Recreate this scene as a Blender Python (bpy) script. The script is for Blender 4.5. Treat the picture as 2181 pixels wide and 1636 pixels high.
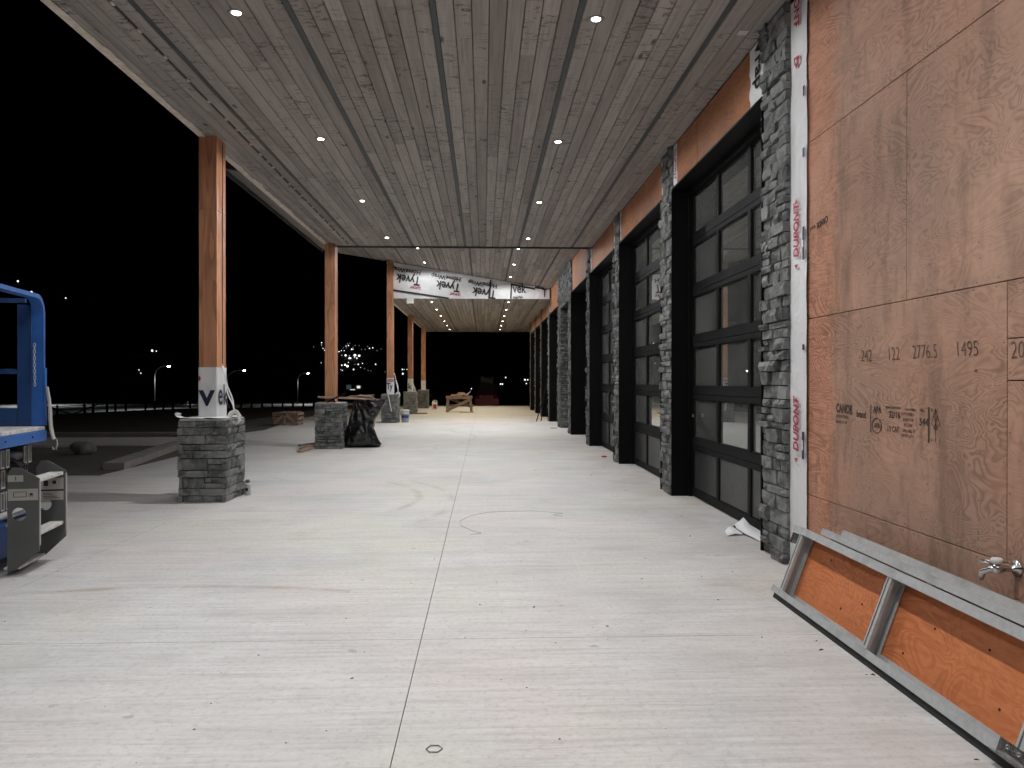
import bpy, math, random
from mathutils import Vector, Matrix, noise as mnoise
R = math.radians
sc = bpy.context.scene
for o in list(bpy.data.objects): bpy.data.objects.remove(o)
COL = sc.collection

# ------------------------------------------------------------------ camera, world, exposure
cam = bpy.data.objects.new('camera', bpy.data.cameras.new('camera'))
COL.objects.link(cam); sc.camera = cam
cam.data.sensor_width = 36; cam.data.lens = 36 * 1640 / 2181
cam.data.clip_start = 0.05; cam.data.clip_end = 6000
cam.location = (0, 0, 1.34)
cam.rotation_euler = (R(90) - math.atan(5 / 1640), 0, -math.atan(60.5 / 1640))

w = bpy.data.worlds.new('World'); sc.world = w; w.use_nodes = True
wn = w.node_tree.nodes; wl = w.node_tree.links
sky = wn.new('ShaderNodeTexSky'); sky.sky_type = 'NISHITA'; sky.sun_disc = False
sky.sun_elevation = R(-6); sky.sun_rotation = R(200)
bgn = wn['Background']; wl.new(sky.outputs[0], bgn.inputs[0]); bgn.inputs[1].default_value = 0.006

sc.view_settings.view_transform = 'Standard'; sc.view_settings.look = 'None'
sc.view_settings.exposure = 0; sc.view_settings.gamma = 1; sc.view_settings.use_curve_mapping = False
sc.render.engine = 'CYCLES'
try:
    sc.cycles.use_denoising = True; sc.cycles.denoiser = 'OPENIMAGEDENOISE'
    sc.cycles.use_light_tree = True
except Exception: pass
sc.cycles.use_adaptive_sampling = True; sc.cycles.adaptive_threshold = .05; sc.cycles.adaptive_min_samples = 20
sc.cycles.max_bounces = 6; sc.cycles.diffuse_bounces = 4; sc.cycles.glossy_bounces = 3
sc.cycles.transparent_max_bounces = 12; sc.cycles.caustics_reflective = False; sc.cycles.caustics_refractive = False
sc.cycles.sample_clamp_indirect = 6

SPOT_W = 208.0            # each recessed downlight
SPOT_COL = (0.985, 0.995, 1.0)
SPOT_FAR = (1.0, 0.86, 0.62)

# ------------------------------------------------------------------ helpers
def wmat(o):
    m = o.matrix_basis.copy()
    if o.parent: m = wmat(o.parent) @ o.matrix_parent_inverse @ m
    return m
def setp(o, p):
    if p is not None:
        o.parent = p; o.matrix_parent_inverse = wmat(p).inverted()
    return o
def link(o): COL.objects.link(o); return o
def empty(name, loc, label, cat, group=None):
    o = link(bpy.data.objects.new(name, None)); o.location = loc; o.empty_display_size = .1
    return tag(o, label, cat, group)
def tag(o, label=None, cat=None, group=None, kind=None):
    if label: o['label'] = label
    if cat: o['category'] = cat
    if group: o['group'] = group
    if kind: o['kind'] = kind
    return o
def mobj(name, V, Fc, mat, parent=None, smooth=False, mats=None, fm=None):
    """one mesh object from world-space verts, origin at its bbox centre (bottom)"""
    xs = [v[0] for v in V]; ys = [v[1] for v in V]; zs = [v[2] for v in V]
    c = Vector(((min(xs)+max(xs))/2, (min(ys)+max(ys))/2, min(zs)))
    me = bpy.data.meshes.new(name)
    me.from_pydata([Vector(v)-c for v in V], [], Fc)
    for m in (mats or [mat]): me.materials.append(m)
    if fm: me.polygons.foreach_set('material_index', fm)
    if smooth: me.polygons.foreach_set('use_smooth', [True]*len(me.polygons))
    me.update()
    o = link(bpy.data.objects.new(name, me)); o.location = c
    return setp(o, parent)
class MB:
    def __init__(s): s.V = []; s.F = []; s.M = []
    def add(s, V, F, mi=0):
        n = len(s.V); s.V += [tuple(v) for v in V]; s.F += [tuple(i+n for i in f) for f in F]; s.M += [mi]*len(F); return s
    def box(s, x0, x1, y0, y1, z0, z1, mi=0, c=0.0, T=None):
        if c <= 0:
            V = [(x, y, z) for x in (x0, x1) for y in (y0, y1) for z in (z0, z1)]
            F = [(0,1,3,2),(4,6,7,5),(0,4,5,1),(2,3,7,6),(0,2,6,4),(1,5,7,3)]
        else:
            V = []; idx = {}
            X = (x0, x1); Y = (y0, y1); Z = (z0, z1)
            for i in (0,1):
                for j in (0,1):
                    for k in (0,1):
                        sx = c if i == 0 else -c; sy = c if j == 0 else -c; sz = c if k == 0 else -c
                        for a in range(3):
                            idx[(i,j,k,a)] = len(V)
                            V.append((X[i]+(0 if a == 0 else sx), Y[j]+(0 if a == 1 else sy), Z[k]+(0 if a == 2 else sz)))
            F = []
            for i in (0,1):
                F.append([idx[(i,0,0,0)], idx[(i,0,1,0)], idx[(i,1,1,0)], idx[(i,1,0,0)]])
                F.append([idx[(0,i,0,1)], idx[(1,i,0,1)], idx[(1,i,1,1)], idx[(0,i,1,1)]])
                F.append([idx[(0,0,i,2)], idx[(0,1,i,2)], idx[(1,1,i,2)], idx[(1,0,i,2)]])
            for j in (0,1):
                for k in (0,1):
                    F.append([idx[(0,j,k,1)], idx[(1,j,k,1)], idx[(1,j,k,2)], idx[(0,j,k,2)]])
                    F.append([idx[(j,0,k,0)], idx[(j,1,k,0)], idx[(j,1,k,2)], idx[(j,0,k,2)]])
                    F.append([idx[(j,k,0,0)], idx[(j,k,1,0)], idx[(j,k,1,1)], idx[(j,k,0,1)]])
            for i in (0,1):
                for j in (0,1):
                    for k in (0,1): F.append([idx[(i,j,k,0)], idx[(i,j,k,1)], idx[(i,j,k,2)]])
        if T: V = [T @ Vector(v) for v in V]
        return s.add(V, F, mi)
    def bar(s, a, b, wd, h, mi=0, up=(0,0,1)):
        a = Vector(a); b = Vector(b); d = (b-a).normalized(); u = Vector(up)
        if abs(d.dot(u)) > .98: u = Vector((1,0,0))
        r = d.cross(u).normalized(); u = r.cross(d)
        V = [p + r*(wd/2*i) + u*(h/2*j) for p in (a, b) for i, j in ((-1,-1),(1,-1),(1,1),(-1,1))]
        return s.add(V, [(0,3,2,1),(4,5,6,7),(0,1,5,4),(1,2,6,5),(2,3,7,6),(3,0,4,7)], mi)
    def tube(s, pts, r, n=8, mi=0, closed=False, caps=True):
        pts = [Vector(p) for p in pts]; L = len(pts); base = len(s.V)
        rr = r if hasattr(r, '__len__') else [r]*L
        pu = None
        for i, p in enumerate(pts):
            if closed: d = (pts[(i+1) % L]-pts[i-1]).normalized()
            else: d = (pts[min(i+1, L-1)]-pts[max(i-1, 0)]).normalized()
            if pu is None:
                u = Vector((0,0,1)) if abs(d.z) < .9 else Vector((1,0,0))
            else: u = pu
            u = (u - d*u.dot(d)).normalized(); pu = u; v = d.cross(u)
            for k in range(n):
                a = 2*math.pi*k/n; s.V.append(tuple(p+(u*math.cos(a)+v*math.sin(a))*rr[i]))
        for i in range(L if closed else L-1):
            j = (i+1) % L
            for k in range(n):
                k2 = (k+1) % n
                s.F.append((base+i*n+k, base+i*n+k2, base+j*n+k2, base+j*n+k)); s.M.append(mi)
        if caps and not closed:
            s.F.append(tuple(base+k for k in reversed(range(n)))); s.M.append(mi)
            s.F.append(tuple(base+(L-1)*n+k for k in range(n))); s.M.append(mi)
        return s
    def lathe(s, prof, c=(0,0,0), n=20, mi=0, T=None):
        base = len(s.V); c = Vector(c)
        for r, z in prof:
            for k in range(n):
                a = 2*math.pi*k/n; v = Vector((r*math.cos(a), r*math.sin(a), z))
                s.V.append(tuple((T @ v if T else v)+c))
        for i in range(len(prof)-1):
            for k in range(n):
                k2 = (k+1) % n
                s.F.append((base+i*n+k, base+i*n+k2, base+(i+1)*n+k2, base+(i+1)*n+k)); s.M.append(mi)
        s.F.append(tuple(base+k for k in reversed(range(n)))); s.M.append(mi)
        e = base+(len(prof)-1)*n
        s.F.append(tuple(e+k for k in range(n))); s.M.append(mi)
        return s
    def build(s, name, mat, parent=None, smooth=False, T=None):
        mats = mat if isinstance(mat, (list, tuple)) else [mat]
        V = [T @ Vector(v) for v in s.V] if T else s.V
        return mobj(name, V, s.F, None, parent, smooth, mats, s.M if len(mats) > 1 else None)
def box(name, mat, parent, x0, x1, y0, y1, z0, z1, c=0.0, T=None):
    return MB().box(x0, x1, y0, y1, z0, z1, 0, c).build(name, mat, parent, T=T)
def text(body, size, mat, parent, org, xa, ya, bold=0.0, shear=0.0, align='LEFT', sx=1.0, name='lettering', ext=.0006):
    cu = bpy.data.curves.new(name, 'FONT'); cu.body = body; cu.size = size; cu.extrude = ext
    cu.offset = bold; cu.shear = shear; cu.align_x = align; cu.resolution_u = 4
    cu.materials.append(mat)
    tmp = link(bpy.data.objects.new(name, cu))
    dg = bpy.context.evaluated_depsgraph_get()
    me = bpy.data.meshes.new_from_object(tmp.evaluated_get(dg)); me.name = name
    bpy.data.objects.remove(tmp); bpy.data.curves.remove(cu)
    if not me.materials: me.materials.append(mat)
    o = link(bpy.data.objects.new(name, me))
    xa = Vector(xa).normalized(); ya = Vector(ya).normalized(); za = xa.cross(ya)
    M = Matrix((xa, ya, za)).transposed().to_4x4(); M.translation = Vector(org)
    o.matrix_basis = M @ Matrix.Diagonal((sx, 1, 1, 1))
    return setp(o, parent)
def plate(name, outer, holes, th, mat, parent, M):
    """flat plate with holes: 2-D curve extruded then turned into a mesh; M maps local xy (z = thickness) to the world"""
    cu = bpy.data.curves.new('plate', 'CURVE'); cu.dimensions = '2D'; cu.fill_mode = 'BOTH'; cu.extrude = th/2
    for pts in [outer]+holes:
        sp = cu.splines.new('POLY'); sp.points.add(len(pts)-1); sp.use_cyclic_u = True
        for p, q in zip(sp.points, pts): p.co = (q[0], q[1], 0, 1)
    t = bpy.data.objects.new('plate', cu); COL.objects.link(t)
    dg = bpy.context.evaluated_depsgraph_get(); dg.update()
    me = bpy.data.meshes.new_from_object(t.evaluated_get(dg))
    bpy.data.objects.remove(t)
    V = [tuple(M @ v.co) for v in me.vertices]; F = [tuple(p.vertices) for p in me.polygons]
    bpy.data.meshes.remove(me)
    return mobj(name, V, F, mat, parent)
def circle(cx, cy, r, n=20): return [(cx+r*math.cos(2*math.pi*k/n), cy+r*math.sin(2*math.pi*k/n)) for k in range(n)]

# ------------------------------------------------------------------ materials
class NT:
    def __init__(s, name):
        s.m = bpy.data.materials.new(name); s.m.use_nodes = True; s.t = s.m.node_tree
        s.b = s.t.nodes['Principled BSDF']; s.out = s.t.nodes['Material Output']
    def n(s, typ, ins=None, **pr):
        nd = s.t.nodes.new(typ)
        for k, v in pr.items(): setattr(nd, k, v)
        for k, v in (ins or {}).items(): s.set(nd, k, v)
        return nd
    def set(s, nd, k, v):
        i = nd.inputs[k]
        if isinstance(v, bpy.types.NodeSocket): s.t.links.new(v, i)
        elif isinstance(v, bpy.types.Node): s.t.links.new(v.outputs[0], i)
        else:
            if i.type == 'RGBA' and not hasattr(v, '__len__'): v = (v, v, v, 1)
            if i.type == 'RGBA' and len(v) == 3: v = (*v, 1)
            i.default_value = v
    def math(s, op, a, b=0.0, c=0.0, clamp=False):
        return s.n('ShaderNodeMath', {0: a, 1: b, 2: c}, operation=op, use_clamp=clamp).outputs[0]
    def mix(s, f, a, b, mode='MIX'):
        nd = s.n('ShaderNodeMix', data_type='RGBA', blend_type=mode)
        s.set(nd, 0, f); s.set(nd, 6, a); s.set(nd, 7, b); return nd.outputs[2]
    def ramp(s, f, *stops):
        nd = s.n('ShaderNodeValToRGB', {0: f}); e = nd.color_ramp.elements
        while len(e) < len(stops): e.new(.5)
        for el, (p, c) in zip(e, stops):
            el.position = p; el.color = (*c, 1) if hasattr(c, '__len__') else (c, c, c, 1)
        return nd.outputs[0]
    def pos(s, scale=(1,1,1), world=True, off=None, rot=(0,0,0)):
        if world: v = s.n('ShaderNodeNewGeometry').outputs['Position']
        else: v = s.n('ShaderNodeTexCoord').outputs['Object']
        if off is not None: v = s.n('ShaderNodeVectorMath', {0: v, 1: off}, operation='ADD').outputs[0]
        return s.n('ShaderNodeMapping', {0: v, 'Scale': scale, 'Rotation': rot}).outputs[0]
    def rnd(s, mul=37.0):
        r = s.n('ShaderNodeObjectInfo').outputs['Random']; s.r = r
        return s.n('ShaderNodeCombineXYZ', {0: s.math('MULTIPLY', r, mul), 1: s.math('MULTIPLY', r, mul*1.7), 2: s.math('MULTIPLY', r, mul*2.3)}).outputs[0]
    def noise(s, v, scale, det=3, rough=.55, dist=0.0):
        return s.n('ShaderNodeTexNoise', {0: v, 'Scale': scale, 'Detail': det, 'Roughness': rough, 'Distortion': dist}).outputs[0]
    def bump(s, h, st=.3, d=.01, prev=None):
        nd = s.n('ShaderNodeBump', {'Strength': st, 'Distance': d, 'Height': h})
        if prev is not None: s.set(nd, 'Normal', prev)
        return nd.outputs[0]
    def done(s, col=None, rough=.6, nrm=None, metal=0.0, spec=None, **kw):
        if col is not None: s.set(s.b, 'Base Color', col)
        s.set(s.b, 'Roughness', rough); s.set(s.b, 'Metallic', metal)
        if spec is not None: s.set(s.b, 'Specular IOR Level', spec)
        if nrm is not None: s.set(s.b, 'Normal', nrm)
        for k, v in kw.items(): s.set(s.b, k.replace('_', ' '), v)
        return s.m

def m_concrete():
    t = NT('concrete'); p = t.pos()
    broom = t.noise(t.pos((1.5, 34, 1)), 1.0, 4, .75)
    streak = t.noise(t.pos((.55, 7.0, 1)), 1.0, 4, .7, .4)
    blotch = t.noise(p, .8, 5, .68); fine = t.noise(p, 30, 4, .8)
    c = t.mix(t.ramp(blotch, (.34, 0), (.66, 1)), (.51, .50, .49), (.645, .632, .618))
    c = t.mix(t.math('MULTIPLY', t.ramp(t.noise(p, .40, 3, .6, .4), (.46, 0), (.62, 1)), .6), c, (.63, .56, .54))
    c = t.mix(t.math('MULTIPLY', t.ramp(t.noise(t.pos(off=(11, 3, 0)), .55, 3, .6), (.50, 0), (.66, 1)), .6), c, (.59, .585, .51))
    c = t.mix(t.math('MULTIPLY', t.ramp(t.noise(t.pos(off=(5, 17, 0)), 1.7, 5, .72), (.54, 0), (.70, 1)), .30), c, (.38, .36, .345))
    c = t.mix(t.math('MULTIPLY', t.ramp(streak, (.46, 0), (.70, 1)), .30), c, (.36, .355, .35))
    c = t.mix(t.math('MULTIPLY', t.ramp(broom, (.51, 0), (.67, 1)), .40), c, (.31, .30, .29))
    c = t.mix(t.math('MULTIPLY', t.ramp(broom, (.32, 1), (.45, 0)), .25), c, (.74, .735, .72))
    c = t.mix(t.math('MULTIPLY', t.ramp(fine, (.52, 0), (.66, 1)), .38), c, (.30, .29, .28))
    c = t.mix(t.math('MULTIPLY', t.ramp(fine, (.30, 1), (.42, 0)), .30), c, (.80, .79, .77))
    # small dirty spots
    sp = t.n('ShaderNodeTexVoronoi', {0: t.pos((1, 1, 0)), 'Scale': 2.4, 'Randomness': 1.0})
    spr = t.math('LESS_THAN', t.math('ADD', sp.outputs['Distance'], t.math('MULTIPLY', t.noise(p, 22, 3, .7), .16)), .125)
    c = t.mix(t.math('MULTIPLY', spr, .35), c, (.16, .14, .13))
    # curved tyre marks of mud: arcs of circles on the slab
    brk = t.ramp(t.noise(t.pos((1.3, 1.3, 1)), 1.6, 4, .7), (.36, 0), (.6, 1))
    sxyz = t.n('ShaderNodeSeparateXYZ', {0: t.n('ShaderNodeNewGeometry').outputs['Position']})
    for cx, cy, r, wd, x0, x1, y0, y1, amt, colr in (
        (-1.9, 1.3, 3.80, .055, -3.6, -.85, 4.6, 6, .7, (.30, .225, .16)),
        (-2.9, 8.9, 2.15, .07, -1.3, -.3, 7.9, 10.4, .42, (.25, .21, .18)),
        (-3.3, 8.6, 2.95, .07, -1.0, .2, 7.2, 11.6, .30, (.25, .21, .18)),
        (1.6, 15.8, 2.6, .05, -1.2, 2.1, 12.2, 18.0, .4, (.26, .25, .24)),
        (-4.2, 18.6, 4.0, .06, -2.3, 1.2, 14.0, 24, .4, (.26, .25, .24)),
        (3.2, 21.5, 4.1, .07, -1.9, 1.8, 17.0, 27, .4, (.28, .27, .26)),
        (-1.4, 25.0, 2.2, .07, -2.5, 1.8, 20.0, 28, .4, (.28, .27, .25))):
        dx = t.math('SUBTRACT', sxyz.outputs[0], cx); dy = t.math('SUBTRACT', sxyz.outputs[1], cy)
        d = t.math('SQRT', t.math('ADD', t.math('MULTIPLY', dx, dx), t.math('MULTIPLY', dy, dy)))
        a = t.math('ABSOLUTE', t.math('SUBTRACT', d, r))
        k = t.math('SUBTRACT', 1.0, t.math('DIVIDE', a, wd), clamp=True)
        for q, lo, hi in ((0, x0, x1), (1, y0, y1)):
            k = t.math('MULTIPLY', k, t.math('MULTIPLY', t.math('GREATER_THAN', sxyz.outputs[q], lo), t.math('LESS_THAN', sxyz.outputs[q], hi)))
        k = t.math('MULTIPLY', t.math('MULTIPLY', k, brk), amt)
        c = t.mix(k, c, colr)
    # reddish masonry dust along the wall
    dst = t.math('MULTIPLY', t.n('ShaderNodeMapRange', {0: sxyz.outputs[0], 1: .9, 2: 2.2, 3: 0.0, 4: 1.0}).outputs[0],
                 t.ramp(t.noise(p, 1.1, 4, .65), (.42, 0), (.7, 1)))
    c = t.mix(t.math('MULTIPLY', dst, .7), c, (.40, .32, .285))
    nrm = t.bump(broom, .25, .004); nrm = t.bump(fine, .12, .002, nrm)
    return t.done(c, t.math('MULTIPLY_ADD', blotch, .25, .6), nrm, spec=.3)
def m_flat(name, col, rough=.6, metal=0.0, var=.15, scale=6.0, bump=.1, world=True, spec=None):
    t = NT(name); p = t.pos(world=world); n = t.noise(p, scale, 4, .6)
    a = tuple(c*(1-var) for c in col); b = tuple(min(1, c*(1+var)) for c in col)
    c = t.mix(t.ramp(n, (.3, 0), (.7, 1)), a, b)
    f = t.noise(p, scale*9, 3, .6)
    return t.done(c, t.math('MULTIPLY_ADD', f, .2, rough-.1), t.bump(f, bump, .004), metal, spec)
def m_plank():
    t = NT('ceiling_wood'); off = t.rnd(23.0)
    p = t.pos((1, 1, 1), True, off)
    g = t.noise(t.pos((38, 1.3, 1), True, off), 1.0, 2, .6, .6)
    g2 = t.noise(t.pos((9, .5, 1), True, off), 1.0, 3, .6)
    c = t.mix(t.r, (.275, .243, .226), (.47, .425, .395))
    c = t.mix(t.math('MULTIPLY', t.ramp(g, (.35, 0), (.7, 1)), .5), c, (.17, .150, .138))
    c = t.mix(t.math('MULTIPLY', t.ramp(g2, (.45, 0), (.7, 1)), .4), c, (.45, .415, .385))
    # rough-sawn chatter: short dark marks across the board
    ch = t.noise(t.pos((5, 15, 1), True, off), 1.0, 3, .62, 1.2)
    chm = t.ramp(t.noise(t.pos((2.2, 1.0, 1), True, off), 1.0, 3), (.42, 0), (.60, 1))
    dm = t.math('MULTIPLY', t.ramp(ch, (.565, 0), (.60, 1), (.625, 1), (.67, 0)), chm)
    c = t.mix(t.math('MULTIPLY', dm, .85), c, (.06, .05, .046))
    # knots
    vor = t.n('ShaderNodeTexVoronoi', {0: t.pos((4.5, 1.6, 0), True, off), 'Scale': 1.0, 'Randomness': 1.0})
    kd = t.math('ADD', vor.outputs['Distance'], t.math('MULTIPLY', t.noise(p, 14, 2), .06))
    c = t.mix(t.math('MULTIPLY', t.ramp(kd, (.085, 1), (.15, 0)), .8), c, (.04, .03, .025))
    return t.done(c, .75, t.bump(t.math('ADD', g, t.math('MULTIPLY', dm, -.8)), .35, .004), spec=.25)
def m_wood(name, light, dark, axis='Z', rough=.55, scale=1.0, knots=True, ringk=9.0):
    """board with growth-ring contours running along one local axis"""
    t = NT(name); off = t.rnd(31.0)
    lo, hi = .55*scale, 5.5*scale
    s = {'X': (lo, hi, hi), 'Y': (hi, lo, hi), 'Z': (hi, hi, lo)}[axis]
    v = t.pos(s, False, off); h = t.noise(v, 1.0, 2, .5, .5)
    fr = t.math('FRACT', t.math('MULTIPLY', h, ringk))
    line = t.ramp(fr, (0, 0), (.55, .25), (.88, 1), (1, 0))
    fs = {'X': (3, 60, 60), 'Y': (60, 3, 60), 'Z': (60, 60, 3)}[axis]
    fi = t.noise(t.pos(fs, False, off), 1.0, 3, .6)
    c = t.mix(t.math('MULTIPLY', line, .7), light, dark)
    c = t.mix(t.math('MULTIPLY', t.ramp(fi, (.4, 0), (.75, 1)), .35), c, dark)
    bl = t.noise(t.pos((1, 1, 1), False, off), 2.2, 3)
    c = t.mix(t.math('MULTIPLY', t.ramp(bl, (.4, 0), (.7, 1)), .3), c, tuple(x*.62 for x in dark))
    if knots:
        vor = t.n('ShaderNodeTexVoronoi', {0: t.pos(tuple(x*.5 for x in s), False, off), 'Scale': 1.0})
        c = t.mix(t.math('MULTIPLY', t.ramp(vor.outputs['Distance'], (.05, 1), (.09, 0)), .8), c, tuple(x*.25 for x in dark))
    return t.done(c, rough, t.bump(t.math('ADD', line, fi), .15, .003), spec=.3)
def m_ply(name, light, dark, grey=None, axis=1, fresh=None, rough=.65):
    """rotary-cut plywood face: contour figure stretched along the sheet; the grain runs along local axis 0 or 1, up is 2"""
    t = NT(name); off = t.rnd(19.0)
    s = (.75, .75, 1.9)
    h = t.noise(t.pos(s, False, off), 1.9, 3.0, .5, .8)
    fr = t.math('FRACT', t.math('MULTIPLY', h, 27.0))
    line = t.ramp(fr, (0, .15), (.35, 0), (.72, .8), (.88, 1), (1, .15))
    msk = t.ramp(t.noise(t.pos((.9, .9, 1.5), False, off), 1.6, 2), (.34, .15), (.60, 1))
    c = t.mix(t.math('MULTIPLY', t.math('MULTIPLY', line, msk), .74), light, dark)
    fi = t.noise(t.pos((6, 6, 55), False, off), 1.0, 3, .7)
    c = t.mix(t.math('MULTIPLY', t.ramp(fi, (.45, 0), (.66, 1)), .42), c, dark)
    pt = t.noise(t.pos((1, 1, 1), False, off), 1.7, 3)
    c = t.mix(t.math('MULTIPLY', t.ramp(pt, (.45, 0), (.68, 1)), .35), c, tuple(min(1, x*1.3) for x in light))
    if grey:
        gn = t.ramp(t.noise(t.pos((1, 1, 1)), .8, 4, .6), (.28, 0), (.66, 1))
        gz = t.n('ShaderNodeSeparateXYZ', {0: t.n('ShaderNodeNewGeometry').outputs['Position']})
        edge = t.math('ADD', gz.outputs[1], t.math('MULTIPLY', t.noise(t.pos((1, 1, 3)), 1.6, 4, .7), .34))
        cov = t.n('ShaderNodeMapRange', {0: edge, 1: 4.98, 2: 5.10, 3: 1.0, 4: 0.0}).outputs[0]
        gc = t.mix(t.math('MULTIPLY', t.math('MULTIPLY', line, msk), .68), grey, tuple(x*.5 for x in grey))
        c = t.mix(t.math('MULTIPLY', t.math('MULTIPLY_ADD', gn, .55, .30), cov), c, gc)
    if grey:
        b1 = t.ramp(t.noise(t.pos((1, 1, 1)), 1.5, 5, .7), (.50, 0), (.66, 1)); b2 = t.ramp(t.noise(t.pos((2.2, 2.2, .6), True, (7, 2, 4)), 1.3, 5, .75), (.52, 0), (.66, 1))
        c = t.mix(t.math('MULTIPLY', b1, .45), c, (.62, .37, .265)); c = t.mix(t.math('MULTIPLY', b2, .52), c, (.17, .105, .075))
    vor = t.n('ShaderNodeTexVoronoi', {0: t.pos((1.6, 1.6, 2.6), False, off), 'Scale': 1.15, 'Randomness': 1.0})
    c = t.mix(t.math('MULTIPLY', t.ramp(vor.outputs['Distance'], (.020, 1), (.032, 0)), .9), c, (.035, .022, .016))
    st = t.ramp(t.noise(t.pos((1.2, 1.2, .35)), 2.0, 4, .7), (.58, 0), (.74, 1))
    c = t.mix(t.math('MULTIPLY', st, .35), c, tuple(x*.45 for x in dark))
    return t.done(c, rough, t.bump(t.math('ADD', line, fi), .16, .003), spec=.3)
def m_tyvek():
    t = NT('house_wrap'); p = t.pos()
    n = t.noise(t.pos((3, 3, 3)), 1.0, 4, .55, 1.6); n2 = t.noise(p, 18, 3, .6)
    c = t.mix(t.ramp(n, (.3, 0), (.7, 1)), (.72, .72, .73), (.82, .82, .83))
    c = t.mix(t.math('MULTIPLY', t.ramp(t.noise(p, 2.3, 4, .7), (.52, 0), (.75, 1)), .25), c, (.48, .47, .46))
    return t.done(c, .5, t.bump(n2, .12, .004, t.bump(n, .55, .03)), spec=.4)
def m_stone():
    t = NT('ledge_stone'); off = t.rnd(11.0); p = t.pos((1, 1, 1), True, off)
    n = t.noise(p, 9, 5, .65); f = t.noise(p, 55, 4, .65)
    c = t.ramp(t.r, (0, (.055, .059, .060)), (.35, (.105, .110, .108)), (.7, (.155, .160, .156)), (1, (.23, .235, .228)))
    c = t.mix(t.math('MULTIPLY', t.ramp(n, (.42, 0), (.60, 1)), .55), c, (.30, .305, .295))
    c = t.mix(t.math('MULTIPLY', t.ramp(t.noise(p, 5, 4, .7), (.50, 0), (.62, 1)), .65), c, (.045, .048, .05))
    c = t.mix(t.math('MULTIPLY', t.ramp(f, (.55, 0), (.70, 1)), .45), c, (.40, .40, .385))
    return t.done(c, .72, t.bump(f, .35, .006, t.bump(n, .6, .02)), spec=.35)
def m_glass():
    t = NT('door_glass'); p = t.pos()
    fr = t.n('ShaderNodeFresnel', {'IOR': 1.5}).outputs[0]
    fr = t.math('MULTIPLY', fr, 1.9, clamp=True)
    fr = t.math('MINIMUM', fr, .9)
    gl = t.n('ShaderNodeBsdfGlossy', {'Color': (.95, .97, .96), 'Roughness': .012})
    tr = t.n('ShaderNodeBsdfTransparent', {'Color': (.62, .66, .64)})
    s = t.n('ShaderNodeMixShader', {0: fr, 1: tr, 2: gl})
    df = t.n('ShaderNodeBsdfDiffuse', {'Color': (.46, .47, .45)})
    dust = t.math('MULTIPLY_ADD', t.ramp(t.noise(p, 2.6, 5, .65), (.35, 0), (.75, 1)), .10, .12)
    s2 = t.n('ShaderNodeMixShader', {0: dust, 1: s, 2: df})
    t.t.links.new(s2.outputs[0], t.out.inputs[0]); return t.m
def m_emit(name, col, st):
    t = NT(name); t.done(col, .5); t.set(t.b, 'Emission Color', col); t.set(t.b, 'Emission Strength', st); return t.m
def m_gravel():
    t = NT('gravel'); p = t.pos()
    v = t.n('ShaderNodeTexVoronoi', {0: p, 'Scale': 26.0}); n = t.noise(p, 1.2, 4)
    c = t.mix(v.outputs['Color'], (.10, .095, .09), (.26, .25, .24))
    c = t.mix(t.ramp(n, (.4, 0), (.7, .6)), c, (.12, .105, .09))
    return t.done(c, .9, t.bump(v.outputs['Distance'], .9, .03))
def m_galv():
    t = NT('galvanised_steel'); p = t.pos(world=False)
    v = t.n('ShaderNodeTexVoronoi', {0: p, 'Scale': 45.0}); n = t.noise(p, 5, 4)
    c = t.mix(v.outputs['Color'], (.44, .455, .46), (.52, .535, .54))
    c = t.mix(t.math('MULTIPLY', t.ramp(n, (.5, 0), (.72, 1)), .55), c, (.27, .27, .27))
    return t.done(c, t.math('MULTIPLY_ADD', n, .25, .45), t.bump(n, .1, .004), .15)

M = {}
M['concrete'] = m_concrete()
M['joint'] = m_flat('joint_grout', (.10, .095, .09), .9)
M['soil'] = m_flat('soil', (.045, .042, .04), .95, scale=.8, var=.3, bump=.6)
M['gravel'] = m_gravel()
M['kerb'] = m_flat('kerb_concrete', (.30, .27, .25), .85, scale=3, bump=.3)
M['asphalt'] = m_flat('asphalt', (.10, .10, .10), .85, scale=.5)
M['hill'] = m_flat('hill_scrub', (.02, .021, .02), .95, scale=.03, var=.4)
M['plank'] = m_plank()
M['strip'] = m_flat('reveal_metal', (.058, .066, .070), .6, .0)
M['roof'] = m_flat('roof_membrane', (.05, .05, .052), .8)
M['post'] = m_wood('post_veneer', (.64, .315, .175), (.33, .13, .066), 'Z', .5, .8, True, 8)
M['lumber'] = m_wood('spruce_lumber', (.50, .36, .27), (.33, .215, .15), 'X', .7)
M['lumber_old'] = m_wood('old_lumber', (.32, .225, .18), (.18, .115, .09), 'X', .75)
M['ply'] = m_ply('weathered_plywood', (.58, .275, .17), (.20, .082, .047), (.41, .28, .212))
M['ply_new'] = m_ply('orange_plywood', (.45, .20, .10), (.20, .07, .035))
M['ply_form'] = m_ply('form_plywood', (.66, .225, .09), (.42, .12, .045), rough=.45)
M['wrap'] = m_tyvek()
M['navy'] = m_flat('navy_ink', (.016, .022, .055), .5, var=.05)
M['black_ink'] = m_flat('black_ink', (.012, .012, .014), .5, var=.05)
M['red_ink'] = m_flat('red_ink', (.42, .022, .06), .5, var=.05)
M['stamp_ink'] = m_flat('stamp_ink', (.085, .050, .036), .8, var=.4)
M['pencil'] = m_flat('pencil', (.135, .088, .066), .8, var=.4)
M['stone'] = m_stone()
M['mortar'] = m_flat('mortar', (.018, .018, .019), .9)
M['cap'] = m_flat('pedestal_cap', (.52, .50, .48), .8)
M['steel'] = m_flat('black_steel', (.005, .0052, .0055), .5, .0, scale=3, var=.2, spec=.12)
M['door'] = m_flat('door_aluminium', (.011, .0115, .012), .6, .0, scale=2.5, var=.25, spec=.10)
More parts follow.
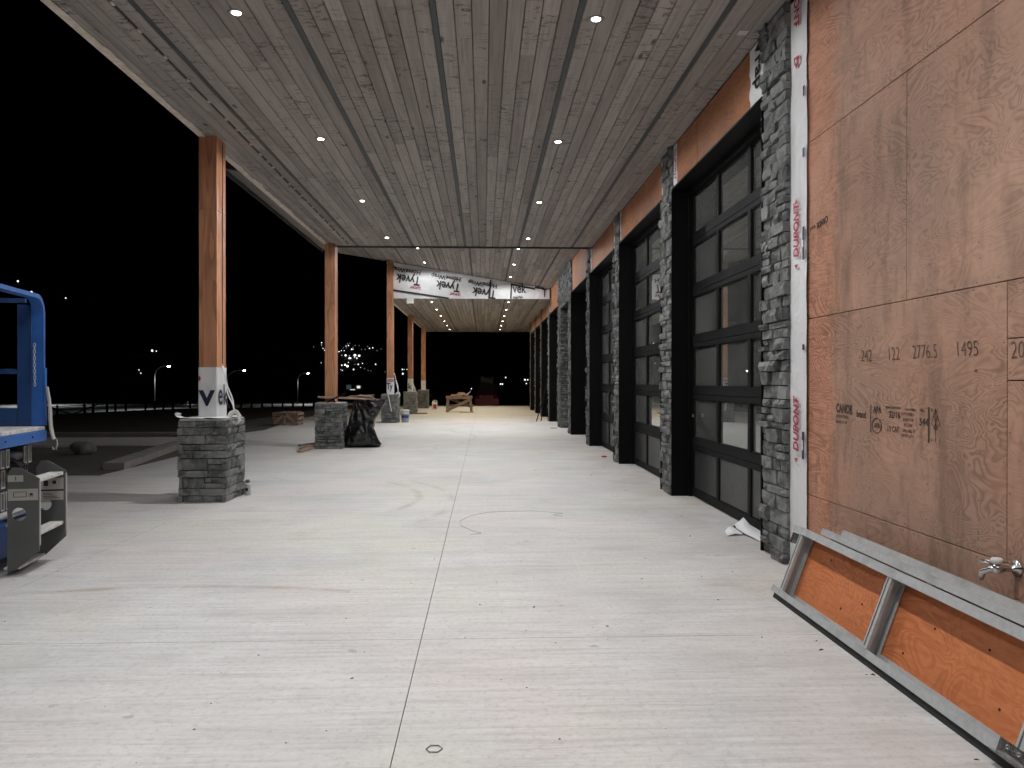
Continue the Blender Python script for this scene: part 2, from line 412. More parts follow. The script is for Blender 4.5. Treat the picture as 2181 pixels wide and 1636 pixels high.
M['doorpanel'] = m_flat('door_panel', (.040, .042, .042), .35, .0, scale=1.5, var=.25, spec=.4)
M['glass'] = m_glass()
M['galv'] = m_galv()
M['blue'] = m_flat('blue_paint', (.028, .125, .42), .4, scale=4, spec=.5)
M['blue_shaded'] = m_flat('blue_paint_shaded', (.018, .062, .19), .45, scale=4)  # the same blue paint, darkened to put the shade into its colour
M['greyp'] = m_flat('grey_paint', (.105, .11, .106), .45, scale=3, spec=.5)
M['dust_lit_rim'] = m_flat('dusty_step_lit_rim', (.55, .54, .52), .9, scale=14, var=.3, bump=.5)  # dust on deck and steps; also paints lit rims on the scissor arms
M['decal'] = m_flat('decal', (.42, .41, .38), .5, var=.05)
M['rubber'] = m_flat('rubber', (.02, .02, .02), .7)
M['tyre'] = m_flat('grey_tyre', (.50, .50, .48), .7)
M['chrome'] = m_flat('chrome', (.6, .6, .6), .22, 1.0, var=.05)
M['bag'] = m_flat('bin_bag_plastic', (.012, .012, .013), .20, scale=12, bump=.3, spec=.7)
M['cable'] = m_flat('white_cable', (.72, .72, .71), .5)
M['bucket'] = m_flat('bucket_plastic', (.42, .44, .46), .5)
M['bluelabel'] = m_flat('blue_label', (.03, .06, .28), .5)
M['white'] = m_flat('white_plastic', (.70, .69, .68), .5)
M['redlabel'] = m_flat('red_label', (.42, .03, .03), .5)
M['can'] = m_flat('spray_can_paint', (.50, .49, .46), .35, .3)
M['redpaint'] = m_flat('loader_paint', (.17, .018, .024), .5)
M['darkglass'] = m_flat('cab_glass', (.03, .035, .035), .12, spec=.6)
M['rock'] = m_flat('boulder', (.20, .195, .19), .9, scale=7, var=.35, bump=.6)
M['trim'] = m_flat('raw_trim', (.80, .69, .60), .75, scale=14, var=.2)
M['lens'] = m_emit('downlight_lens', (1, .98, .95), 26.0)
M['lensfar'] = m_emit('downlight_lens_warm', (1, .88, .68), 22.0)
M['ring'] = m_flat('downlight_trim', (.20, .19, .185), .45, .3)
M['reflector'] = m_flat('reflector', (.55, .55, .54), .2, .9)
M['lampglow'] = m_emit('street_lamp_glow', (.92, .97, 1.0), 60.0)
M['lampwarm'] = m_emit('street_lamp_glow_warm', (1.0, .95, .72), 60.0)
M['pole'] = m_flat('lamp_pole', (.05, .05, .052), .7, .0)
M['inside'] = m_flat('interior_wall', (.30, .30, .29), .8)
M['debris'] = m_flat('debris', (.09, .07, .055), .9, scale=20, var=.5)
M['rubbish'] = m_flat('red_scrap', (.45, .02, .02), .6)

rng = random.Random(7)

# ------------------------------------------------------------------ the setting: terrain, slab, gravel, road
def terr(x, y):
    dx = max(-14-x, 0, x-12); dy = max(-12-y, 0, y-45); d = math.hypot(dx, dy)
    sm = lambda a: max(0, min(1, a))**2*(3-2*max(0, min(1, a)))
    z = -.16 - 1.75*sm(d/34) - 1.15*sm((d-40)/25)
    r = math.hypot(x, y)
    if r > 190:
        z += (r-190)*.19*(.75+.5*mnoise.noise(Vector((x*.0035, y*.0035, 3))))*sm((r-190)/120)
        z += 9*sm((r-190)/90)*mnoise.noise(Vector((x*.012, y*.012, 8)))
    return z
V = []; Fc = []
radii = [0, 6, 12, 16, 20, 25, 30, 36, 42, 48, 54, 60, 66, 72, 78, 84, 92, 100, 115, 130, 150, 170, 195, 220, 250, 285, 325, 370, 420, 480, 550, 640, 760, 900, 1100, 1400, 1800, 2400]
NA = 160
for r in radii:
    for k in range(NA):
        a = 2*math.pi*k/NA; x = r*math.sin(a); y = r*math.cos(a); V.append((x, y, terr(x, y)))
for i in range(len(radii)-1):
    for k in range(NA):
        k2 = (k+1) % NA
        if i == 0: Fc.append((k, NA+k, NA+k2)) if False else Fc.append((i*NA+k, (i+1)*NA+k, (i+1)*NA+k2, i*NA+k2))
        else: Fc.append((i*NA+k, (i+1)*NA+k, (i+1)*NA+k2, i*NA+k2))
terrain = mobj('ground', [(x, y, z) for x, y, z in V], Fc, None, None, True, [M['soil'], M['hill']],
               [0 if i//NA < 21 else 1 for i in range(len(Fc))])
tag(terrain, 'dark bare earth and hillside around the lit canopy', kind='structure')

# concrete slab: cast panels with tooled joints between them
slab = tag(mobj('concrete_slab', *(lambda b: (b.V, b.F))(MB().box(-8.2, 9, -7, 42.6, -.15, -.006)), M['joint']), 'dark joint bed under the broom finished concrete panels', kind='structure')
ys = [-7, 0, 4.017, 8.02, 12.0, 16.0, 20.0, 24.0, 28.0, 32.0, 36.0, 40.0, 42.6]
xs = [-3.02, -.325, 2.62]
G = .002
def pane_slab(x0, x1, y0, y1): box('slab_panel', M['concrete'], slab, x0+G, x1-G, y0+G, y1-G, -.10, 0.0, .0008)
for j in range(len(ys)-1):
    for i in range(2): pane_slab(xs[i], xs[i+1], ys[j], ys[j+1])
for y0, y1 in ((-7, 4.017), (4.017, 8.02), (8.02, 11.2)): pane_slab(-8.2, -3.02, y0, y1)
pane_slab(-5.48, -3.02, 11.2, 16.0); pane_slab(-6.3, -3.02, 16.0, 20.0)
# apron with a curved outer edge
def apron(pts, name='slab_panel'):
    n = len(pts); V = [(x, y, 0.0) for x, y in pts]+[(x, y, -.12) for x, y in pts]
    mobj(name, V, [tuple(range(n))]+[tuple(reversed(range(n, 2*n)))]+[(i, i+n, (i+1) % n+n, (i+1) % n) for i in range(n)], M['concrete'], slab)
apron([(-3.02-G, 20+G), (-3.02-G, 31.9), (-6.55, 31.9), (-6.65, 29), (-6.6, 27), (-6.45, 25), (-6.2, 23), (-6.05, 21.6), (-6.35, 20+G)][::-1])
apron([(-3.02-G, 32), (-3.02-G, 42.5), (-6.3, 42.5), (-6.5, 36), (-6.55, 32)][::-1])
walk = box('walkway', M['concrete'], None, -15, -6.31, 16.4, 18.5, -.14, .03, .008)
tag(walk, 'pale concrete walkway behind the gravel bed', kind='structure')
walk2 = box('kerb_edging', M['kerb'], None, -15, -6.6, 19.6, 19.95, -.14, .06, .01)
tag(walk2, 'dark brown kerb line beyond the walkway', kind='structure')
kb = MB()
a0 = Vector((-5.80, 11.95, 0)); a1 = Vector((-5.48, 11.95, 0)); b1 = Vector((-6.20, 16.39, 0)); b0 = Vector((-6.52, 16.39, 0))
kb.add([(*p.xy, z) for z in (-.12, .10) for p in (a0, a1, b1, b0)], [(3,2,1,0),(4,5,6,7),(0,1,5,4),(1,2,6,5),(2,3,7,6),(3,0,4,7)])
kerb = kb.build('kerb', M['kerb']); tag(kerb, 'concrete kerb along the right edge of the gravel bed', kind='structure')
gb = MB(); nx, ny = 40, 26
for j in range(ny+1):
    for i in range(nx+1):
        fy = j/ny; y = 11.22+fy*5.15; x1 = -5.62-.75*max(0, (y-11.95)/4.45); x = -14+(x1+14)*i/nx
        gb.V.append((x, y, -.035+.03*mnoise.noise(Vector((x*2, y*2, 0)))+.015*mnoise.noise(Vector((x*9, y*9, 1)))))
for j in range(ny):
    for i in range(nx):
        a = j*(nx+1)+i; gb.F.append((a, a+1, a+nx+2, a+nx+1)); gb.M.append(0)
tag(gb.build('gravel_bed', M['gravel'], smooth=True), 'dim bed of loose gravel left of the columns', kind='structure')
# far road, lit by the street lamps
rb = MB(); n = 40
for k in range(n+1):
    x = -150+k*(150+60)/n
    for yy in (98, 150):
        y = yy + (x+60)*-.12
        rb.V.append((x, y, -2.96))
for k in range(n): rb.F.append((2*k, 2*k+2, 2*k+3, 2*k+1)); rb.M.append(0)
tag(rb.build('road', M['asphalt']), 'distant road lit by street lamps', kind='structure')

# ------------------------------------------------------------------ stones
def stone_mesh(seed):
    r = random.Random(seed); nx, nz = 3, 2; V = []; F = []
    for j in range(nz+1):
        for i in range(nx+1):
            u = i/nx; v = j/nz
            e = .14 if (i in (0, nx) or j in (0, nz)) else 0
            V.append((u-.5+r.uniform(-.03, .03)*(0 < i < nx), -1+e*r.uniform(.4, 1.3)+r.uniform(-.18, .18), v+r.uniform(-.05, .05)*(0 < j < nz)))
    for j in range(nz):
        for i in range(nx):
            a = j*(nx+1)+i; F.append((a, a+1, a+nx+2, a+nx+1))
    b = len(V); V += [(-.5, 0, 0), (.5, 0, 0), (.5, 0, 1), (-.5, 0, 1)]
    F.append(tuple(reversed(range(nx+1)))+(b, b+1))
    F.append(tuple(nz*(nx+1)+i for i in range(nx+1))+(b+2, b+3))
    F.append(tuple(j*(nx+1) for j in range(nz+1))+(b+3, b))
    F.append(tuple(j*(nx+1)+nx for j in reversed(range(nz+1)))+(b+1, b+2))
    me = bpy.data.meshes.new('stone'); me.from_pydata(V, [], F); me.materials.append(M['stone']); me.update()
    return me
STONES = [stone_mesh(100+i) for i in range(14)]
def lay(org, wdir, ndir, width, height, r, rowh=(.055, .115), sw=(.11, .27), depth=(.035, .065), first=0.0):
    """rows of stones on one face -> list of matrices"""
    out = []; z = 0.0; wdir = Vector(wdir); ndir = Vector(ndir); org = Vector(org); k = 0
    B = Matrix((wdir, -ndir, Vector((0, 0, 1)))).transposed().to_4x4()
    while z < height-.02:
        h = r.uniform(*rowh)
        if height-z-h < .05: h = height-z
        x = 0.0
        while x < width-.01:
            wd = r.uniform(*sw)
            if width-x-wd < .09: wd = width-x
            g = .008
            split = h > .085 and wd < .2 and r.random() < .35
            for zz, hh in (((z, h*.48), (z+h*.5, h*.5)) if split else ((z, h),)):
                mt = Matrix.Translation(org+wdir*(x+wd/2)+Vector((0, 0, zz+g/2))) @ B @ Matrix.Diagonal((wd-g, r.uniform(*depth), hh-g, 1))
                out.append(mt)
            x += wd
        z += h; k += 1
    return out
def put_stones(mats, parent, r, joined=False):
    if joined:
        b = MB()
        for m in mats:
            me = STONES[r.randrange(len(STONES))]
            b.add([m @ v.co for v in me.vertices], [tuple(p.vertices) for p in me.polygons])
        o = b.build('stone_facing', M['stone'], parent); o['kind'] = 'stuff'; return
    inv = wmat(parent).inverted()
    for m in mats:
        o = link(bpy.data.objects.new('stone', STONES[r.randrange(len(STONES))]))
        o.parent = parent; o.matrix_parent_inverse = inv; o.matrix_basis = m

# ------------------------------------------------------------------ the building on the right
XP, XW = 2.205, 2.255          # stone face, sheathing face
bld = empty('building', (2.4, 15, 0), 'long unfinished building with stone piers, black overhead doors and bare plywood', 'building')
PIERS = [(5.55, 6.03, 4.115), (8.965, 9.51, 4.115), (12.48, 12.99, 4.115), (15.97, 16.45, 4.43), (19.38, 20.0, 4.43), (22.3, 22.87, 4.43),
         (25.79, 26.3, 4.095), (29.3, 29.8, 4.095), (32.6, 33.1, 4.095), (35.97, 36.5, 4.095)]
for k, (y0, y1, zt) in enumerate(PIERS):
    r = random.Random(40+k)
    core = box('stone_pier', M['mortar'], bld, XP+.045, 2.52, y0, y1, 0, zt)
    ms = lay((XP+.045, y1, 0), (0, -1, 0), (-1, 0, 0), y1-y0, zt, r, rowh=(.05, .12), sw=(.10, .30), depth=(.03, .078))
    put_stones(ms, core, r, joined=(k > 2))
MB().tube([(XP-.045+.012*math.cos(a*.7), 5.78+.05*math.sin(a*.7), 2.36+.012*a-.05) for a in range(9)], .007, 6).build('wire_loop', M['chrome'], bld, True)
# entry recess between the fifth and sixth piers: stone return and stone lintel
r = random.Random(77)
ent = box('entry_lintel', M['mortar'], bld, XP+.045, 2.9, 20.0, 22.3, 3.45, 4.43)
put_stones(lay((XP+.045, 22.3, 3.45), (0, -1, 0), (-1, 0, 0), 2.3, .98, r), ent, r, True)
ret = box('entry_return', M['mortar'], bld, XP+.06, 3.2, 22.24, 22.3, 0, 3.45)
put_stones(lay((XP+.01, 22.24, 0), (1, 0, 0), (0, -1, 0), .95, 3.45, r), ret, r, True)
box('entry_door', M['steel'], bld, 2.95, 3.0, 20.0, 22.2, 0, 3.4)
# overhead doors with black steel frames
DOORS = [(6.03, 8.965), (9.51, 12.48), (12.99, 15.97), (16.45, 19.38), (22.87, 25.79), (26.3, 29.3), (29.8, 32.6), (33.1, 35.97)]
XD = 2.445
for k, (y0, y1) in enumerate(DOORS):
    xd = XD if k != 3 else 2.62
    zt = 3.60
    fr = MB()
    fr.box(XP-.004, xd+.02, y0, y0+.018, 0, zt); fr.box(XP-.004, xd+.02, y1-.018, y1, 0, zt)
    fr.box(XP-.004, xd+.02, y0+.018, y1-.018, zt-.018, zt)
    # stop angles beside the door leaf
    fr.box(xd-.05, xd-.004, y1-.05, y1-.02, 0, zt-.02); fr.box(xd-.05, xd-.004, y0+.02, y0+.05, 0, zt-.02); fr.box(xd-.05, xd-.004, y0+.05, y1-.05, zt-.07, zt-.02)
    fr.build('door_frame', M['steel'], bld)
    a, b = y0+.022, y1-.022
    dr = MB(); H0, SH = .035, .593; nc = 3; sw = .075; hw = .10
    cw = (b-a)/nc
    for s in range(6):                                   # six sections: rails and stiles
        z0 = .012+s*SH; z1 = z0+SH-.006
        dr.box(xd, xd+.045, a, b, z0, z0+.085); dr.box(xd, xd+.045, a, b, z1-.05, z1)
        for c in range(nc+1):
            yc = a+c*cw; ya = max(a, yc-sw/2); yb = min(b, yc+sw/2)
            dr.box(xd+.001, xd+.044, ya, yb, z0+.085, z1-.05)
    door = dr.build('garage_door', M['door'], bld)
    for s in range(6):
        z0 = .012+s*SH+.085; z1 = .012+(s+1)*SH-.056
        for c in range(nc):
            ya = a+c*cw+sw/2 if c else a+sw/2; yb = a+(c+1)*cw-sw/2
            if s == 0:
                box('door_panel', M['doorpanel'], door, xd+.016, xd+.036, ya-.002, yb+.002, z0-.002, z1+.002)
                bd = MB()
                for q in (0, 1):
                    bd.box(xd+.008, xd+.016, ya, yb, (z0, z1-.012)[q], (z0+.012, z1)[q]); bd.box(xd+.008, xd+.016, (ya, yb-.012)[q], (ya+.012, yb)[q], z0+.012, z1-.012)
                bd.build('bead', M['door'], door)
            else:
                box('pane', M['glass'], door, xd+.026, xd+.030, ya-.002, yb+.002, z0-.002, z1+.002)
                bd = MB()
                for q in (0, 1):
                    bd.box(xd+.010, xd+.026, ya, yb, (z0, z1-.012)[q], (z0+.012, z1)[q]); bd.box(xd+.010, xd+.026, (ya, yb-.012)[q], (ya+.012, yb)[q], z0+.012, z1-.012)
                bd.build('bead', M['door'], door)
    if k == 0:
        MB().lathe([(.014, 0), (.014, .03), (.02, .03), (.02, .036)], (xd-.03, y1-.16, .93), 10).build('lock', M['chrome'], door)
    # plywood header over the door, two or three sheets
    top = 4.105 if y1 < 16 else (4.42 if y1 < 25.9 else 4.085)
    n = 3 if k == 0 else 2
    cuts = [y0+.0+(y1-y0)*q/n for q in range(n+1)]
    if k == 0: cuts = [y0, 7.05, 8.0, y1]
    for q in range(n):
        box('header_panel', M['ply_new'], bld, XW-.02+.003*(q % 2), XW+.06, cuts[q]+.002, cuts[q+1]-.002, zt+.002, top, .002)
    box('header_beam', M['mortar'], bld, XW+.07, 2.5, y0, y1, zt+.02, 4.6)
    # slivers of house wrap left beside the piers
    if k in (0, 1, 2, 4):
        wv = MB(); z = zt+.01; pts = []
        wdt = {0: (.17, .34), 1: (.07, .05), 2: (.12, .10), 4: (.05, .04)}[k]
        for side, yy, wd in ((-1, y1, wdt[0]), (1, y0, wdt[1])):
            b_ = MB(); nn = 10
            for i in range(nn+1):
                zz = zt+.008+(top-zt-.012)*i/nn
                for jx in range(4):
                    e = wd*jx/3*(1+.05*rng.uniform(-1, 1)*(jx == 3))
                    b_.V.append((XW-.024-.006*rng.random(), yy+side*e, zz))
            for i in range(nn):
                for jx in range(3):
                    a_ = i*4+jx; b_.F.append((a_, a_+1, a_+5, a_+4)); b_.M.append(0)
            wo = b_.build('house_wrap_strip', M['wrap'], bld, True)
            if k == 0 and side == -1:
                text('DUPONT', .12, M['red_ink'], wo, (XW-.034, y1-.06, zt+.44), (0, 0, -1), (0, -1, 0), .0015, .15, sx=.70)
            if k == 0 and side == 1:
                text('Wrap', .24, M['black_ink'], wo, (XW-.036, y0+.20, zt+.60), (0, 0, -1), (0, -1, 0), .004, 0, sx=.85)
# sheathing wall behind the piers, plywood sheets near the camera
box('wall_core', M['mortar'], bld, XW+.02, 2.5, -7, 5.55, 0, 4.6)
def sheet(y0, y1, z0, z1, m='ply', x=0.0): return box('plywood_sheet', M[m], bld, XW+x, XW+.016, y0+.0025, y1-.0025, z0+.0025, z1-.0025, .0015)
EDGE = 5.60
sheet(4.45, EDGE, .012, .557, 'ply'); sheet(2.05, 4.45, .012, .557, 'ply'); sheet(-.4, 2.05, .012, .557); sheet(-7, -.4, .012, .557)
s_low = sheet(3.238, EDGE, .557, 1.775)
sheet(2.6, 3.238, .557, 1.345); sheet(2.6, 3.238, 1.345, 1.525); sheet(2.6, 3.238, 1.525, 1.775); sheet(.2, 2.6, .557, 1.775); sheet(-2.2, .2, .557, 1.775); sheet(-7, -2.2, .557, 1.775)
sheet(4.03, EDGE, 1.775, 2.995); sheet(1.59, 4.03, 1.775, 2.995); sheet(-.85, 1.59, 1.775, 2.995); sheet(-7, -.85, 1.775, 2.995)
sheet(3.25, EDGE, 2.995, 4.10); sheet(.8, 3.25, 2.995, 4.10); sheet(-1.6, .8, 2.995, 4.10); sheet(-7, -1.6, 2.995, 4.10)
# nail heads along the seams
nb = MB(); r = random.Random(5)
def nail(y, z):
    n_ = 6; b_ = len(nb.V); rr = .0042
    for kx in range(n_):
        a = 2*math.pi*kx/n_; nb.V.append((XW-.0012, y+rr*math.cos(a), z+rr*math.sin(a)))
    nb.F.append(tuple(b_+q for q in range(n_))); nb.M.append(0)
for zs in (.557, 1.775, 2.995):
    for q in range(26):
        nail(5.25-q*.15+r.uniform(-.02, .02), zs+.016+r.uniform(-.004, .006)); nail(5.25-q*.15+r.uniform(-.03, .03), zs-.016+r.uniform(-.006, .004))
for q in range(60): nail(r.choice((4.84, 4.43, 3.83, 3.42))+r.uniform(-.012, .012), r.uniform(.1, 4.0))
for q in range(28): nail(5.245+r.uniform(-.006, .006), .1+q*.14+r.uniform(-.03, .03))
for q in range(9): nail(3.238+.02*(1 if q % 2 else -1), .6+q*.13); nail(4.03+.02*(1 if q % 2 else -1), 1.82+q*.13)
o = nb.build('nail_heads', M['stamp_ink'], bld); o['kind'] = 'stuff'
# ink stamp and pencilled figures on the plywood
XI = XW-.0022
def wt(body, size, y, z, m='stamp_ink', bold=0.0, sx=1.0, rot=0.0, shear=0.0):
    return text(body, size, M[m], s_low, (XI, y, z), (0, -math.cos(rot), math.sin(rot)), (0, math.sin(rot), math.cos(rot)), bold, shear, sx=sx, ext=.0003)
wt('CANOE', .075, 4.845, 1.148, bold=.003, sx=.82, rot=-.03); wt('brand', .058, 4.575, 1.128, bold=.001, sx=.85, rot=-.03)
wt('INTERNATIONAL', .026, 4.845, 1.112, sx=.85); wt('PRODUCTS LTD', .024, 4.845, 1.077, sx=.85)
wt('APA', .055, 4.375, 1.160, bold=.002, sx=.9); wt('APA', .04, 4.365, 1.075, bold=.001, sx=.9)
rg = MB().tube([(XI, 4.335+.052*math.cos(a*.3142), 1.088+.042*math.sin(a*.3142)) for a in range(20)], .0022, 4, closed=True); rg.build('stamp_ring', M['stamp_ink'], s_low)
wt('32/16', .052, 4.205, 1.140, bold=.001); wt('1/2 CAT', .042, 4.225, 1.065, sx=.85); wt('RATED SHEATHING', .020, 4.24, 1.190, sx=.9)
wt('SHEATHING', .020, 4.04, 1.185); wt('EXPOSURE 1', .022, 4.075, 1.160); wt('SIZED FOR', .022, 4.06, 1.130); wt('PS 1-09', .026, 4.05, 1.098); wt('STD MILL 12', .022, 4.06, 1.07); wt('CSP 0121 R 4', .022, 4.08, 1.045)
wt('MILL', .024, 3.90, 1.185); wt('544', .055, 3.905, 1.115, bold=.001)
box('stamp_bar', M['stamp_ink'], s_low, XI-.0004, XI, 4.402, 4.410, 1.045, 1.205); box('stamp_bar', M['stamp_ink'], s_low, XI-.0004, XI, 3.812, 3.826, 1.03, 1.21)
fir = MB()
for a, b in (((3.76, 1.205), (3.795, 1.13)), ((3.76, 1.205), (3.725, 1.13)), ((3.795, 1.13), (3.76, 1.10)), ((3.725, 1.13), (3.76, 1.10)), ((3.76, 1.205), (3.76, 1.04)), ((3.775, 1.17), (3.745, 1.10)), ((3.745, 1.17), (3.775, 1.10))):
    fir.bar((XI, *a), (XI, *b), .003, .0008, up=(1, 0, 0))
fir.build('stamp_tree', M['stamp_ink'], s_low)
wt('D', .022, 3.80, 1.19); wt('F', .022, 3.80, 1.035); wt('L', .022, 3.73, 1.035)
for body, y, sx in (('242', 4.52, .85), ('122', 4.22, .85), ('2776.5', 3.97, .8), ('1495', 3.60, .85)):
    wt(body, .105, y, 1.46, 'pencil', -.0016, sx, -.015, -.12)
text('20', .105, M['pencil'], bld, (XI, 3.215, 1.44), (0, -1, 0), (0, 0, 1), -.0016, sx=.85, ext=.0003)
# inverted small mill mark higher up, near the wrap
text('CANOE', .06, M['stamp_ink'], bld, (XI, 4.97, 2.43), (0, 1, -.12), (0, -.12, -1), .002, sx=.8, ext=.0003)
text('brand', .045, M['stamp_ink'], bld, (XI, 5.16, 2.41), (0, 1, -.12), (0, -.12, -1), .0, sx=.8, ext=.0003)
# vertical strip of house wrap between the near pier and the plywood
wb = MB(); nz = 90; r = random.Random(3)
for i in range(nz+1):
    z = .03+(4.09-.03)*i/nz
    e0 = 5.60; e1 = 5.262+.008*mnoise.noise(Vector((0, z*4, 2)))+(.012 if 3.45 < z < 3.6 else 0)
    for jx in range(6):
        y = e0+(e1-e0)*jx/5
        wb.V.append((XW-.012-.006*mnoise.noise(Vector((3, y*9, z*3)))-.004*(jx == 5), y, z))
for i in range(nz):
    for jx in range(5):
        a_ = i*6+jx; wb.F.append((a_, a_+1, a_+7, a_+6)); wb.M.append(0)
wrap = wb.build('house_wrap_strip', M['wrap'], bld, True)
XT = XW-.0275
def wrap_mark(z0, z1, flip=False):
    L_ = z1-z0
    if not flip:
        text('DUPONT', .125, M['red_ink'], wrap, (XT, 5.375, z0+.055), (0, 0, 1), (0, 1, 0), .0035, .2, sx=.74)
    else:
        text('DUPONT', .125, M['red_ink'], wrap, (XT, 5.455, z1-.055), (0, 0, -1), (0, -1, 0), .006, .2, sx=.72)
    tr = MB()
    for zc, s in ((z0+.01, -1), (z1-.01, 1)):
        tr.add([(XT, 5.385, zc), (XT, 5.445, zc), (XT, 5.415, zc+s*.035)], [(0, 1, 2)])
    tr.build('arrow_mark', M['red_ink'], wrap)
wrap_mark(2.165, 2.62); wrap_mark(.785, 1.205)
text('ONT', .125, M['red_ink'], wrap, (XT, 5.455, 4.08), (0, 0, -1), (0, -1, 0), .0035, .2, sx=.74)
text('D', .125, M['red_ink'], wrap, (XT, 5.455, 3.665), (0, 0, -1), (0, -1, 0), .0035, .2, sx=.74)
tr = MB()
for zc in (3.865, 3.57): tr.add([(XT, 5.385, zc+.035), (XT, 5.445, zc+.035), (XT, 5.415, zc)], [(0, 1, 2)])
tr.build('arrow_mark', M['red_ink'], wrap)
for z0, z1, d in ((3.33, 3.40, .03), (2.905, 2.97, .035), (2.19, 2.28, .035), (2.33, 2.42, .035), (2.28, 2.33, .02), (.80, .86, .04), (.93, .99, .04), (.86, .93, .02), (1.56, 1.60, .035)):
    box('letter_mark', M['navy'], wrap, XT-.0008, XT, 5.272, 5.272+d, z0, z1)
# crumbs of orange dust and the interior behind the glass
inn = MB()
inn.box(9.0, 9.1, -7, 36.5, 0, 4.6); inn.box(2.52, 9.0, 36.4, 36.5, 0, 4.6); inn.box(2.52, 9.0, 5.4, 5.5, 0, 4.6); inn.box(2.52, 9.0, 19.6, 19.7, 0, 4.6)
inn.build('interior_wall', M['inside'], bld)
box('interior_floor', M['cap'], bld, 2.63, 9.0, 5.5, 36.4, -.02, .004)
box('roof', M['roof'], bld, 2.3, 9.4, -7.2, 36.7, 4.62, 4.9)
# hose tap on the plywood
tap = MB()
Tx = Matrix.Rotation(R(-90), 4, 'Y')
tap.lathe([(.035, 0), (.035, .008), (.014, .010), (.014, .07), (.02, .075), (.02, .10), (.012, .105)], (XW, 3.17, .55), 14, 0, Tx)
tap.tube([(XW-.085, 3.17, .55), (XW-.105, 3.19, .545), (XW-.115, 3.225, .525), (XW-.115, 3.24, .49)], .013, 8)
tapo = tag(tap.build('garden_tap', M['chrome'], None, True), 'chrome hose tap with white cap sticking out of the plywood', 'tap')
MB().lathe([(.018, 0), (.024, .004), (.024, .02), (.018, .024)], (XW-.09, 3.17, .572), 12).build('cap', M['white'], tapo, True)
MB().tube([(XW-.09+.028*math.cos(a*.4488), 3.235+.028*math.sin(a*.4488), .565) for a in range(14)], .006, 6, closed=True).build('handle', M['chrome'], tapo, True)

# ------------------------------------------------------------------ canopies
STRIPS = [-2.58, -1.452, -.376, .728, 1.828]
def canopy(name, label, y0, y1, zf, xl, xr, strips, r, blen, left_beam=None):
    c = empty(name, ((xl+xr)/2, (y0+y1)/2, zf(xl)), label, 'canopy roof')
    edges = [xl]+strips+[xr]; sw = .045
    for i in range(len(edges)-1):
        a = edges[i]+(sw/2 if i else 0); b = edges[i+1]-(sw/2 if i < len(edges)-2 else 0)
        n = max(1, round((b-a)/.134))
        for k in range(n):
            p0 = a+(b-a)*k/n+.003; p1 = a+(b-a)*(k+1)/n-.003
            y = y0-r.uniform(0, blen*.8) if blen < 90 else y0
            while y < y1:
                e = y+blen*r.uniform(.75, 1.15); ya = max(y, y0); yb = min(e, y1)
                if y1-yb < .5: yb = y1
                if yb-ya > .05:
                    dz = r.uniform(-.002, .002); d = .005
                    V = []
                    for yy in (ya+.001, yb-.001):
                        for x, zz in ((p0, zf(p0)+.02), (p0, zf(p0)+d+dz), (p0+d, zf(p0+d)+dz), (p1-d, zf(p1-d)+dz), (p1, zf(p1)+d+dz), (p1, zf(p1)+.02)): V.append((x, yy, zz))
                    F = [(0,1,2,3,4,5), (11,10,9,8,7,6)]+[(q, q+6, (q+1) % 6+6, (q+1) % 6) for q in range(6)]
                    mobj('ceiling_plank', V, F, M['plank'], c)
                if yb >= y1: break
                y = e
    for s in strips:
        V = [(s-sw/2+.002, y0, zf(s)+.006), (s+sw/2-.002, y0, zf(s)+.006), (s+sw/2-.002, y1, zf(s)+.006), (s-sw/2+.002, y1, zf(s)+.006)]
        V += [(x, y, z+.02) for x, y, z in V]
        mobj('reveal_strip', V, [(3,2,1,0),(4,5,6,7),(0,1,5,4),(1,2,6,5),(2,3,7,6),(3,0,4,7)], M['strip'], c)
    # deck and roof build-up above the boards
    V = [(x, y, zf(x)+dz) for dz in (.024, .45) for x, y in ((xl-.02, y0), (xr+.05, y0), (xr+.05, y1), (xl-.02, y1))]
    mobj('roof_deck', V, [(3,2,1,0),(4,5,6,7),(0,1,5,4),(1,2,6,5),(2,3,7,6),(3,0,4,7)], M['roof'], c)
    return c
def edge_beam(c, y0, y1, z, r):
    x0, x1 = -3.175, -2.745; n = 4
    for k in range(n):
        a = x0+(x1-x0)*k/n+.0018; b = x0+(x1-x0)*(k+1)/n-.0018; y = y0
        while y < y1:
            e = min(y1, y+r.uniform(3, 5.2)); e = y1 if y1-e < .6 else e
            box('beam_board', M['plank'], c, a, b, y+.001, e-.001, z, z+.02, .003); y = e
    box('beam', M['roof'], c, x0, x1+.004, y0, y1, z+.022, z+.46)
    # blocking chips in the slot between beam and ceiling
    ch = MB(); y = y0
    while y < y1: ch.box(-2.744, -2.722, y, y+.05, z+.004, z+.02); y += r.uniform(.25, .6)
    ch.build('blocking', M['trim'], c)
    # torn raw trim along the outer edge
    t = MB(); n = int((y1-y0)/.12); pv = -3.155
    for k in range(n+1):
        y = y0+(y1-y0)*k/n
        tgt = -3.135+.05*max(0, mnoise.noise(Vector((y*1.7, 4, 0))))+.028*mnoise.noise(Vector((y*6, 9, 0)))
        t.V += [(-3.215, y, z-.012), (tgt, y, z-.008-.01*r.random()), (-3.215, y, z+.05)]
    for k in range(n):
        a_ = 3*k; t.F += [(a_, a_+1, a_+4, a_+3), (a_+2, a_, a_+3, a_+5)]; t.M += [0, 0]
    t.build('edge_trim', M['trim'], c)
    box('fascia', M['strip'], c, -3.24, -3.218, y0, y1, z+.03, z+.47)
r = random.Random(12)
near = canopy('canopy', 'near flat canopy with grey plank ceiling and edge beam on the first two columns', -5, 15.87, lambda x: 4.12, -2.72, 2.245, STRIPS, r, 4.2)
edge_beam(near, -5, 15.87, 4.12, r)
zs2 = lambda x: 4.456+(2.1-x)*.1644
